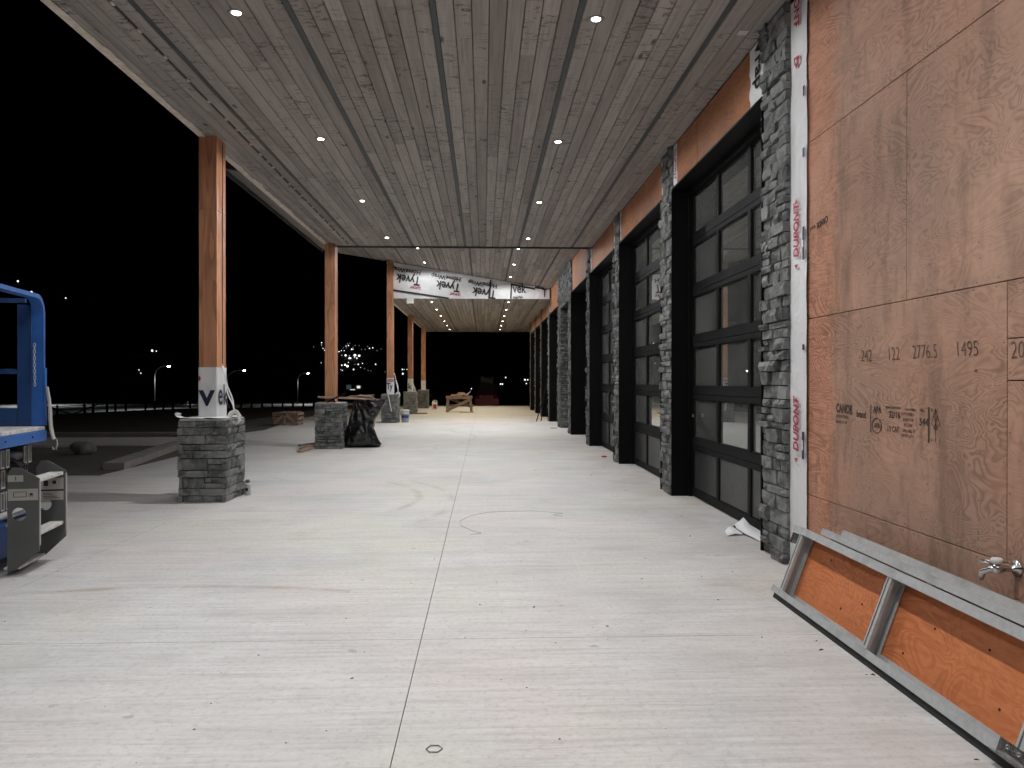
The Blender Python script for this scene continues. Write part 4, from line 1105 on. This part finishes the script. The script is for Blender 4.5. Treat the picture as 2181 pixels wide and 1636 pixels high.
# small grit
b = MB(); r = random.Random(99)
for i in range(140):
    if r.random() < .6: x = r.uniform(-3.0, 2.2); y = 2.2+abs(r.gauss(0, 1))*2.6
    else: x = 2.1-abs(r.gauss(0, .55)); y = r.uniform(2.5, 12)
    s = r.choice((.002, .0025, .003, .003, .004, .005, .008)); a = r.uniform(0, 3.14); e = r.uniform(.8, 2.2)
    T = Matrix.Translation((x, y, .0005)) @ Matrix.Rotation(a, 4, 'Z')
    V = [T @ Vector(v) for v in ((-s*e, -s*.6, 0), (s*e*.8, -s*.7, 0), (s*e, s*.5, 0), (-s*e*.7, s*.8, 0), (s*.1, 0, s*.9))]
    b.add(V, [(0, 1, 4), (1, 2, 4), (2, 3, 4), (3, 0, 4), (3, 2, 1, 0)])
tag(b.build('grit', M['debris']), 'scattered crumbs of dirt and leaf litter on the slab', 'grit', kind='stuff')

# ------------------------------------------------------------------ stack of framed panels leaning by the wall
def framed_panel(y_start, off, L_, label, full=True, D=.088, Hh=.435):
    bx = 1.80+off; u = Vector((.152, 0, .405)).normalized(); nrm = Vector((-u.z, 0, u.x))       # nrm points to the room
    org = Vector((bx, y_start, .035))
    T = Matrix((Vector((0, -1, 0)), nrm, u)).transposed().to_4x4(); T.translation = org      # local x along the wall, y to the room, z up the panel
    e = empty('framed_panel', org, label, 'wall panel', 'framed panels stacked against the wall')
    t = .006
    def part(mb, name, m): return mb.build(name, M[m], e, T=T)
    for z0, s, nm in ((0, 1, 'bottom_track'), (Hh, -1, 'top_track')):
        b = MB(); za, zb = sorted((z0, z0+s*t)); b.box(-.06, L_, -D, 0, za, zb)
        z2, z3 = sorted((z0+s*t, z0+s*.038)); b.box(-.06, L_, -t, 0, z2, z3); b.box(-.06, L_, -D, -D+t, z2, z3)
        part(b, nm, 'galv')
    xs_ = [0.03]+[1.06*(q+1) for q in range(int((L_-.1)/1.06))]
    for x in xs_:
        b = MB(); za, zb = t+.001, Hh-t-.001
        b.box(x, x+t, -D+t, -t-.001, za, zb); b.box(x+t, x+.042, -t*2-.001, -t-.001, za, zb); b.box(x+t, x+.042, -D+t, -D+2*t, za, zb); b.box(x+.036, x+.042, -t*2-.013, -t*2-.001, za, zb)
        if full: b.box(x+.004, x+.052, -t-.0008, -.0062, za+.033, zb-.033) if False else None
        part(b, 'stud', 'galv')
        # punched web stiffening line
        if full: part(MB().box(x+.014, x+.020, -t-.0012, -t+.0012, za+.04, zb-.04), 'web_rib', 'greyp')
    part(MB().box(-.05, L_, -D-.0125, -D-.0005, .004, Hh-.004), 'plywood_backing', 'ply_form')
    if full:
        b = MB()
        for sx_ in (.10, .155): b.lathe([(.008, 0), (.008, .006), (.004, .008)], (1.06*2+sx_-.10, .012, .045), 8, 0, Matrix.Rotation(R(-90), 4, 'X'))
        b.box(2.06, 2.24, 0, .004, .008, .06).box(2.06, 2.24, .004, .04, .008, .012)
        part(b, 'bracket', 'chrome')
        part(MB().box(-.05, -.02, -.05, .0, Hh-.11, Hh-.045), 'bracket', 'chrome')
        screws = MB()
        for x, z in ((.35, .33), (.62, .12), (.80, .20), (1.4, .27), (1.75, .30), (1.9, .12), (1.25, .1)): screws.lathe([(.006, 0), (.006, .0015)], (x, -D+.0008, z), 8, 0, Matrix.Rotation(R(-90), 4, 'X'))
        o = part(screws, 'screw_holes', 'rubber')
    part(MB().box(-.03, L_, -D*.9, -.012, -.034, -.003), 'sill_shadow', 'rubber')  # dark strip under the track stands in for the shadow in the gap
    return e
framed_panel(4.70, .000, 4.2, 'front steel framed panel with orange plywood back, leaning at lower right')
framed_panel(4.56, .110, 4.2, 'second steel framed panel, just behind the front leaning one', False, .062, .440)
framed_panel(4.47, .193, 4.2, 'third steel framed panel, next to the plywood wall in the leaning stack', False, .045, .446)
tag(MB().bar((2.232, 4.45, .21), (2.232, .5, .21), .024, .42).build('board', M['lumber_old']), 'wide board standing between the leaning panels and the plywood wall', 'board')

# ------------------------------------------------------------------ scissor lift on the left
LO = Matrix.Translation((-3.44, 5.9, 0)) @ Matrix.Rotation(R(9.5), 4, 'Z')
lift = empty('scissor_lift', (-4.4, 5.75, 0), 'blue scissor lift with grey ladder end parked at the left edge', 'scissor lift')
def lp(mb, name, m, parent=lift, smooth=False): return mb.build(name, M[m], parent, smooth, LO)
W0, W1 = -.56, .40
dk = lp(MB().box(-2.2, 0, W0, W1, .955, .985, 0, .003), 'deck', 'dust_lit_rim')
lp(MB().box(-2.2, .012, W0-.002, W1+.002, .87, .954, 0, .004), 'platform_frame', 'blue')
for y in (-.35, .12): lp(MB().lathe([(.008, 0), (.008, .004)], (.012, y, .915), 8, 0, Matrix.Rotation(R(90), 4, 'Y')), 'bolt', 'rubber')
# end guard rail: flat inverted U seen on edge
def flatrail(pts, wd, th, name, m, nrm=(1, 0, 0)):
    b = MB(); nv = Vector(nrm); P_ = [Vector(p) for p in pts]
    for i, p in enumerate(P_):
        d = (P_[min(i+1, len(P_)-1)]-P_[max(i-1, 0)]).normalized(); s = nv.cross(d).normalized()
        b.V += [p+s*th/2, p-s*th/2, p-s*th/2-nv*wd, p+s*th/2-nv*wd]
    for i in range(len(P_)-1):
        a = 4*i
        for q in range(4): b.F.append((a+q, a+(q+1) % 4, a+4+(q+1) % 4, a+4+q)); b.M.append(0)
    b.F += [(3, 2, 1, 0), tuple(4*(len(P_)-1)+q for q in range(4))]; b.M += [0, 0]
    return lp(b, name, m)
ar = [(.0, W1-.012, .99), (0, W1-.012, 1.5), (0, W1-.012, 1.88)]
ar += [(0, W1-.012-.13+.13*math.cos(R(a)), 1.88+.13*math.sin(R(a))) for a in range(10, 91, 10)]
ar += [(0, y, 2.01) for y in (.1, -.2)]
ar2 = [(0, W0+.012, .99), (0, W0+.012, 1.88)]+[(0, W0+.142-.13*math.cos(R(a)), 1.88+.13*math.sin(R(a))) for a in range(10, 91, 10)]
flatrail(ar+ar2[::-1], .085, .032, 'guard_rail', 'blue')
# far side guard rail with mid rail and kick plate, shade put into the darker blue
lp(MB().box(-2.2, -.085, W1-.03, W1, .99, 1.13, 0, .003), 'kick_plate', 'blue_shaded'); lp(MB().box(-2.2, -.085, W1-.03, W1-.005, 1.40, 1.44, 0, .003), 'mid_rail', 'blue_shaded')
lp(MB().box(-2.2, -.13, W1-.035, W1-.005, 1.965, 2.0, 0, .003), 'top_rail', 'blue_shaded'); lp(MB().box(-.10, -.086, W1-.035, W1-.004, 1.0, 1.95, 0, .003), 'corner_post', 'blue_shaded'); lp(MB().box(-.19, -.1, W1-.034, W1-.006, .99, 1.95, 0, .003), 'corner_post', 'blue_shaded')
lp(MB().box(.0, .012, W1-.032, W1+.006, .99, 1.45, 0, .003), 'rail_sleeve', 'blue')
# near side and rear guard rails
lp(MB().box(-2.2, -.085, W0, W0+.03, .99, 1.13, 0, .003), 'kick_plate', 'blue_shaded'); lp(MB().box(-2.2, -.085, W0+.005, W0+.03, 1.40, 1.44, 0, .003), 'mid_rail', 'blue_shaded'); lp(MB().box(-2.2, -.13, W0+.005, W0+.035, 1.965, 2.0, 0, .003), 'top_rail', 'blue_shaded')
for y in (W0+.005, W1-.035): lp(MB().box(-2.2, -2.16, y, y+.03, 1.13, 1.965, 0, .003), 'corner_post', 'blue_shaded')
lp(MB().box(-2.2, -2.165, W0+.036, W1-.036, 1.965, 2.0, 0, .003).box(-2.2, -2.165, W0+.036, W1-.036, 1.40, 1.44, 0, .003), 'rear_rail', 'blue_shaded')
# chain and strap
b = MB()
for i in range(13):
    z = 1.63-i*.026; a = R(90*(i % 2))
    b.tube([(-.06+.008*math.cos(t*.785)*math.cos(a), W1-.045-.008*math.cos(t*.785)*math.sin(a)-.004*math.sin(i*.4), z+.016*math.sin(t*.785)) for t in range(8)], .0028, 5, closed=True)
lp(b, 'chain', 'galv', smooth=True)
b = MB()
for i in range(12):
    t = i/11; z = 1.30-t*.42; wd = .012+.014*math.sin(min(1, t*1.4)*math.pi*.5); x = .012+.012*math.sin(t*5)+.06*t*t
    b.V += [(x+.004, W1-.02-wd, z), (x+.004, W1-.02+wd, z), (x+.016, W1-.02+wd, z), (x+.016, W1-.02-wd, z)]
for i in range(11):
    a = 4*i
    for q in range(4): b.F.append((a+q, a+(q+1) % 4, a+4+(q+1) % 4, a+4+q)); b.M.append(0)
lp(b, 'strap', 'decal'); lp(MB().tube([(.09, W1-.02, .88), (.095, W1-.02, .84), (.085, W1-.02, .80), (.065, W1-.02, .80), (.06, W1-.02, .82)], .005, 6), 'hook', 'galv')
# things on the platform: dark gear heap and pale block
tag(lp(MB().lathe([(.16, 0), (.19, .06), (.15, .20), (.09, .27), (.04, .30)], (-.75, .18, .986), 12), 'gear_bag', 'rubber', None, True), 'dark bulky tool bag on the lift platform', 'bag')
tag(lp(MB().box(-.55, -.30, .28, .34, .987, 1.02, 0, .006), 'white_block', 'white', None), 'small white block on the lift platform by the kick plate', 'block')
# scissor stack: rows of box beams, seen end on
for cl_, yy in enumerate((-.15, -.065, .25, .335)):
    for s in range(4):
        z0 = .845-.155*(s+1)+.01; b = MB()
        b.box(-2.0, -.10-.03*(s % 2), yy, yy+.058, z0, z0+.135, 0, .004)
        arm = lp(b, 'scissor_arm', 'greyp'); xe = -.10-.03*(s % 2); lp(MB().box(xe, xe+.004, yy, yy+.058, z0, z0+.012).box(xe, xe+.004, yy, yy+.006, z0+.012, z0+.135).box(xe, xe+.004, yy+.052, yy+.058, z0+.012, z0+.135).box(xe, xe+.004, yy+.006, yy+.052, z0+.129, z0+.135), 'arm_lit_edge', 'dust_lit_rim', arm)  # pale frame on each beam end paints in its lit edges
for y0_, y1_, z, rr in ((-.01, .25, .77, .038), (-.01, .25, .62, .03), (-.5, .3, .42, .035)): lp(MB().tube([(-.14, y0_, z), (-.14, y1_, z)], rr, 14), 'pivot_tube', 'greyp', smooth=True)
lp(MB().tube([(-.10, -.5, .36), (.05, .05, .40)], .028, 10), 'hydraulic_ram', 'galv', smooth=True)
for q in range(4): lp(MB().tube([(-.12+.02*q, .02+.03*q, .78-.02*q), (-.05, .06+.04*q, .70), (-.08, .08+.04*q, .60), (-.14, .12, .5-.02*q)], .011, 6), 'hose', 'rubber', smooth=True)
lp(MB().box(-2.0, -.20, -.02, .22, .36, .83, 0, .01).box(-2.0, -.16, .05, .12, .42, .70).box(-1.5, -.13, -.20, .30, .50, .55), 'mechanism', 'rubber'); lp(MB().box(-2.2, .02, W0+.04, W1-.06, .10, .34, 0, .01), 'chassis', 'blue_shaded'); lp(MB().box(-.4, .03, W0+.02, W0+.04, .12, .40, 0, .004), 'chassis_side', 'blue')
for x in (-.32, -1.9):
    for y in (W0-.02, W1-.10):
        wh = lp(MB().lathe([(.12, 0), (.185, .012), (.19, .03), (.19, .095), (.185, .113), (.12, .125)], (x, y+.125, .19), 24, 0, Matrix.Rotation(R(90), 4, 'X')), 'wheel', 'tyre', smooth=True)
        lp(MB().lathe([(.10, -.004), (.10, .13), (.05, .134)], (x, y+.125, .19), 18, 0, Matrix.Rotation(R(90), 4, 'X')), 'rim', 'greyp', wh)
# ladder end plates with round holes, steps between
YN, YF = -.50, -.045
for y, nm in ((YN, 'near'), (YF, 'far')):
    outl = [(.085, .035), (.125, .035), (.285, .165), (.285, .67), (.165, .745), (.11, .745), (.085, .70)] if nm == 'near' else [(.10, .045), (.16, .045), (.30, .18), (.30, .675), (.18, .75), (.13, .75), (.10, .70)]
    Mx = LO @ Matrix.Translation((0, y, 0)) @ Matrix(((1, 0, 0, 0), (0, 0, 1, 0), (0, 1, 0, 0), (0, 0, 0, 1)))
    pl = plate('ladder_plate', outl, [circle(.157, .425, .046)], .012, M['greyp'], lift, Mx)
    lp(MB().box(.284 if nm == 'near' else .299, .290 if nm == 'near' else .305, y-.008, y+.008, .205, .655), 'plate_edge', 'decal', pl)
    if nm == 'near':
        lp(MB().box(.09, .278, y-.0078, y-.0062, .52, .60), 'decal', 'decal', pl); lp(MB().box(.09, .185, y-.0078, y-.0062, .65, .695), 'decal', 'decal', pl)
        dm = MB()
        for a, c_ in (((.095, .513), (.16, .495)), ((.16, .495), (.16, .531))): pass
        for x0_, x1_, z0_, z1_ in ((.125, .205, .543, .547), (.125, .205, .577, .581), (.123, .127, .547, .577), (.203, .207, .547, .577), (.225, .245, .555, .57), (.22, .25, .548, .552)): dm.box(x0_, x1_, y-.0088, y-.0079, z0_, z1_)
        lp(dm, 'decal_print', 'rubber', pl)
        text('1', .035, M['rubber'], pl, LO @ Vector((.13, y-.0085, .66)), (math.cos(R(9.5)), math.sin(R(9.5)), 0), (0, 0, 1), .001)
    else:
        lp(MB().box(.13, .285, y-.0078, y-.0062, .535, .62), 'decal', 'decal', pl); lp(MB().box(.13, .285, y-.0078, y-.0062, .455, .525), 'decal', 'decal', pl)
        dm = MB()
        for q in range(4): dm.box(.145, .26-.02*q, y-.0088, y-.0079, .468+.012*q, .472+.012*q)
        dm.box(.15, .18, y-.0088, y-.0079, .56, .60).box(.21, .235, y-.0088, y-.0079, .575, .60).box(.13, .285, y-.0088, y-.0079, .522, .532)
        lp(dm, 'decal_print', 'rubber', pl)
for z in (.655, .285): lp(MB().box(.19, .285, YN+.008, YF-.008, z-.012, z+.012, 0, .003), 'step', 'dust_lit_rim')
for z, x in ((.41, .10), (.35, .08)): lp(MB().tube([(x, YN, z), (x+.02, YF, z+.01)], .013, 8), 'tie_bar', 'galv', smooth=True)
lp(MB().box(.06, .16, YN, YF, .045, .06), 'sill', 'dust_lit_rim')

# ------------------------------------------------------------------ skid loader in the dark beyond the slab
LX, LY, LZ = .2, 47.3, -.2
ld_ = empty('skid_loader', (LX, LY, LZ), 'dim red skid loader parked in the dark beyond the far canopy', 'loader')
def sl(mb, name, m, smooth=False, parent=ld_): return mb.build(name, M[m], parent, smooth, Matrix.Translation((LX, LY, LZ)))
sl(MB().box(-.45, .45, -.9, .9, .30, .75, 0, .04), 'body', 'redpaint')
cabs = MB()
for x in (-.42, .37): cabs.box(x, x+.05, -.75, -.68, .75, 1.80).box(x, x+.05, .5, .57, .75, 1.80)
cabs.box(-.46, .46, -.82, .62, 1.78, 1.86, 0, .03); sl(cabs, 'cab_frame', 'steel')
sl(MB().box(-.37, .37, -.74, -.72, .78, 1.50), 'cab_door', 'steel'); sl(MB().box(-.36, .36, -.735, -.725, 1.50, 1.77), 'windscreen', 'darkglass')
for s in (-1, 1):
    sl(MB().bar((s*.54, .85, 1.35), (s*.54, -.85, .55), .10, .16), 'lift_arm', 'redpaint'); sl(MB().bar((s*.54, -.85, .55), (s*.54, -1.15, .25), .10, .14), 'lift_arm', 'redpaint')
    sl(MB().lathe([(.03, 0), (.05, .01), (.05, .05)], (s*.28, -.84, 1.80), 10, 0, Matrix.Rotation(R(90), 4, 'X')), 'headlight', 'darkglass')
    for y in (-.5, .55):
        wh = sl(MB().lathe([(.2, 0), (.34, .02), (.36, .05), (.36, .17), (.34, .20), (.2, .22)], (s*.60+.11, y, .36), 18, 0, Matrix.Rotation(R(-90), 4, 'Y')), 'wheel', 'rubber', True)
        sl(MB().lathe([(.17, -.01), (.17, .23), (.08, .235)], (s*.60+.11, y, .36), 12, 0, Matrix.Rotation(R(-90), 4, 'Y')), 'rim', 'redpaint', False, wh)
bk = MB().box(-.72, .72, -1.55, -1.2, .06, .10).box(-.72, .72, -1.24, -1.2, .10, .52).box(-.72, -.69, -1.55, -1.24, .10, .42).box(.69, .72, -1.55, -1.24, .10, .42)
sl(bk, 'bucket', 'redpaint')

# ------------------------------------------------------------------ far things: fence, street lamps, lights on the hill
def pix(x, y, Y):
    th = math.atan(60.5/1640); ph = math.atan(5/1640)
    fw = Vector((math.sin(th)*math.cos(ph), math.cos(th)*math.cos(ph), -math.sin(ph))); rt = Vector((math.cos(th), -math.sin(th), 0)); up = rt.cross(fw)
    d = fw*1640+rt*(x-1090.5)+up*(818-y); return Vector((0, 0, 1.34))+d*(Y/d.y)
fp = [pix(x, 885, 62) for x in (100, 122, 180, 198, 228, 246, 268, 310, 330, 348, 368, 405, 430)]+[pix(x, 878, 62) for x in range(470, 700, 22)]
fen = empty('fence', (fp[0].x, fp[0].y, terr(fp[0].x, fp[0].y)), 'dark post and rail fence in front of the distant lit road', 'fence')
for i, p in enumerate(fp):
    z0 = terr(p.x, p.y); box('post', M['steel'], fen, p.x-.06, p.x+.06, p.y-.06, p.y+.06, z0-.2, z0+1.15)
for i in range(len(fp)-1):
    a, b_ = fp[i], fp[i+1]
    for h in (1.05,): MB().bar((a.x, a.y, terr(a.x, a.y)+h), (b_.x, b_.y, terr(b_.x, b_.y)+h), .05, .06).build('rail', M['steel'], fen)
for i in (0, 1): MB().bar((fp[0].x+i*.8, fp[0].y, terr(*fp[0].xy)+1.1*(1-i)), (fp[2].x+i, fp[2].y, terr(*fp[2].xy)+1.1*i), .07, .09).build('brace', M['steel'], fen)
def street_lamp(px, py, Y, arm, label, warm=False, power=9000, head=.5, light=True):
    top = pix(px, py, Y); bx = top.x-arm; by = Y; bz = terr(bx, by) if Y < 95 or Y > 155 else -2.98
    e = empty('street_lamp', (bx, by, bz), label, 'street lamp', 'street lamps along the far road')
    h = top.z-bz
    pts = [(bx, by, bz), (bx, by, bz+h*.75)]+[(bx+arm*(1-math.cos(R(a)))*.8, by, bz+h*.75+h*.25*math.sin(R(a))) for a in range(15, 91, 15)]+[(top.x, by, top.z+.02)]
    MB().tube(pts, [.10]+[.075]*(len(pts)-1), 8).build('pole', M['pole'], e, True)
    MB().box(top.x-.35, top.x+.55, by-.2, by+.2, top.z-.06, top.z+.10, 0, .04).build('lamp_head', M['pole'], e)
    MB().lathe([(.20, -.07), (.18, -.15), (.09, -.2), (.04, -.22)], (top.x+.1, by, top.z), 14).build('bulb', M['lampwarm' if warm else 'lampglow'], e, True)
    if light:
        d = bpy.data.lights.new('street_light', 'SPOT'); d.energy = power; d.color = (1, .94, .75) if warm else (.93, .97, 1); d.spot_size = R(150); d.spot_blend = .6; d.shadow_soft_size = .25
        lo = link(bpy.data.objects.new('street_light', d)); lo.matrix_basis = Matrix.Translation((top.x+.1, by, top.z-.6)); setp(lo, e)
street_lamp(358, 779, 118, 2.0, 'street lamp with curved arm left of the nearest column', power=6500)
street_lamp(519, 788, 124, 2.6, 'brightest warm street lamp just right of the nearest column', True, power=5000)
street_lamp(655, 794, 150, 1.9, 'slim street lamp just left of the second column', power=5000)
street_lamp(77, 782, 140, 2.2, 'faint street lamp seen through the lift guard rail', power=7500)
street_lamp(405, 852, 148, .6, 'low street lamp near the nearest column foot', power=2500, light=False)
# house and yard lights on the far hillside
def hill_light(px, py, size, m, Y=420, label='small white light among the houses on the dark hillside', group='lights on the far hillside'):
    Y = 200.0                                # walk out along the slope until the ground rises to this direction
    while Y < 1500:
        p = pix(px, py, Y)
        if terr(p.x, p.y) > p.z-2: break
        Y += 4
    z0 = terr(p.x, p.y)
    b = MB(); s = size*.68*Y/1640
    b.lathe([(s*.35, -s*.5), (s*.5, -s*.2), (s*.5, s*.2), (s*.3, s*.5)], p, 10, 1)
    b.tube([(p.x, p.y, min(z0, p.z-s)-3), (p.x, p.y, p.z-s*.5)], .12, 5, 0)
    return tag(b.build('hill_lamp', [M['pole'], M[m]]), label, 'lamp', group)
M['hw'] = m_emit('house_light', (.95, .98, 1), 1.6); M['hd'] = m_emit('house_light_dim', (.9, .95, 1), .22); M['hy'] = m_emit('house_light_warm', (1, .98, .72), 2.5)
for x, y in ((685, 730), (685, 735), (688, 742), (692, 746), (737, 737), (742, 736), (727, 747), (733, 747), (749, 744), (752, 744), (787, 742), (794, 741), (728, 757), (747, 763), (825, 741), (742, 772), (728, 778), (753, 787), (768, 783), (772, 774), (800, 776), (726, 787), (729, 789), (861, 787), (867, 787), (857, 787), (684, 773), (744, 758), (755, 761), (760, 763), (763, 776), (722, 749)):
    hill_light(x, y, rng.choice((1.8, 2.4, 3.0, 3.6)), 'hw')
for x, y in ((745, 731), (757, 736), (765, 736), (738, 741), (770, 744), (778, 744), (803, 747), (812, 743), (756, 776), (776, 785), (784, 789), (790, 790), (820, 792), (668, 739), (731, 741), (740, 732), (752, 740), (783, 738)):
    hill_light(x, y, 2.4, 'hd', label='dim light among the houses on the dark hillside', group='dim lights on the far hillside')
for x, y, s in ((736, 757, 5.5), (756, 757, 7.5), (765, 758, 6.5), (744, 763, 5)): hill_light(x, y, s, 'hw', label='bright floodlight in the middle of the hillside lights', group='floodlights on the far hillside')
for x, y, s in ((735, 777, 5), (740, 780, 6)): hill_light(x, y, s, 'hy', label='yellowish bright light low among the hillside lights', group='yellow lights on the far hillside')
for x, y, s in ((324, 747, 6), (333, 748, 3), (296, 788, 3), (300, 795, 3)): hill_light(x, y, s, 'hw', label='isolated hillside light above the curved street lamp', group='isolated hillside lights left of the nearest column')
for x, y, s in ((38, 599, 5), (67, 622, 5.5), (140, 635, 3.5)): hill_light(x, y, s, 'hw', 620, 'lone white light high on the dark hill above the lift', 'lone lights high on the hill')
for x, y, s in ((1118, 809, 5), (1124, 809, 3.5), (1121, 817, 3), (1077, 804, 3.5), (858, 796, 5), (1066, 818, 4), (1070, 818, 4), (1004, 828, 3)): hill_light(x, y, s, 'hw', 330, 'white light on the far shore beyond the canopy end', 'lights beyond the canopy end')
# two glowing yard strips and a lit shed at the hill foot
def streak(a, b_, th, m, label, cat='light strip'):
    tag(MB().bar(pix(*a, 400), pix(*b_, 400), .6, th*400/1640).build('light_strip', m), label, cat)
M['bl'] = m_emit('blue_string_light', (.35, .5, 1), 1.2); M['gr'] = m_emit('dim_road_glow', (.75, .8, .8), .10)
streak((781, 755), (797, 748), 1.3, M['bl'], 'pale blue line of light at the upper right of the hillside lights'); streak((749, 768), (765, 765), 1.4, M['bl'], 'short blue line of light under the hillside floodlights')
sh = pix(752, 828, 230)
shed = empty('shed', (sh.x, sh.y, sh.z-1), 'small lit shed at the foot of the hillside between columns', 'building')
M['win'] = m_emit('shed_light', (.95, .98, .93), .9); M['win2'] = m_emit('shed_light_teal', (.25, .5, .5), .10)
k_ = 230/1640
box('wall', M['inside'], shed, sh.x-18*k_, sh.x+20*k_, sh.y, sh.y+6, sh.z-4*k_, sh.z+9*k_)
box('window', M['win'], shed, sh.x+8*k_, sh.x+15*k_, sh.y-.1, sh.y-.02, sh.z+1*k_, sh.z+6*k_); box('window', M['win2'], shed, sh.x-14*k_, sh.x-4*k_, sh.y-.1, sh.y-.02, sh.z-1*k_, sh.z+8*k_)
box('door', M['win'], shed, sh.x-6*k_, sh.x+4*k_, sh.y-.1, sh.y-.02, sh.z-2.6*k_, sh.z-1.4*k_)
b = MB(); V = [(sh.x-19*k_, sh.y-.3, sh.z+9*k_), (sh.x+21*k_, sh.y-.3, sh.z+9*k_), (sh.x+21*k_, sh.y+6.3, sh.z+9*k_), (sh.x-19*k_, sh.y+6.3, sh.z+9*k_), (sh.x-19*k_, sh.y+3, sh.z+12*k_), (sh.x+21*k_, sh.y+3, sh.z+12*k_)]
b.add(V, [(0, 1, 5, 4), (2, 3, 4, 5), (0, 4, 3), (1, 2, 5), (3, 2, 1, 0)]).build('roof', M['roof'], shed)
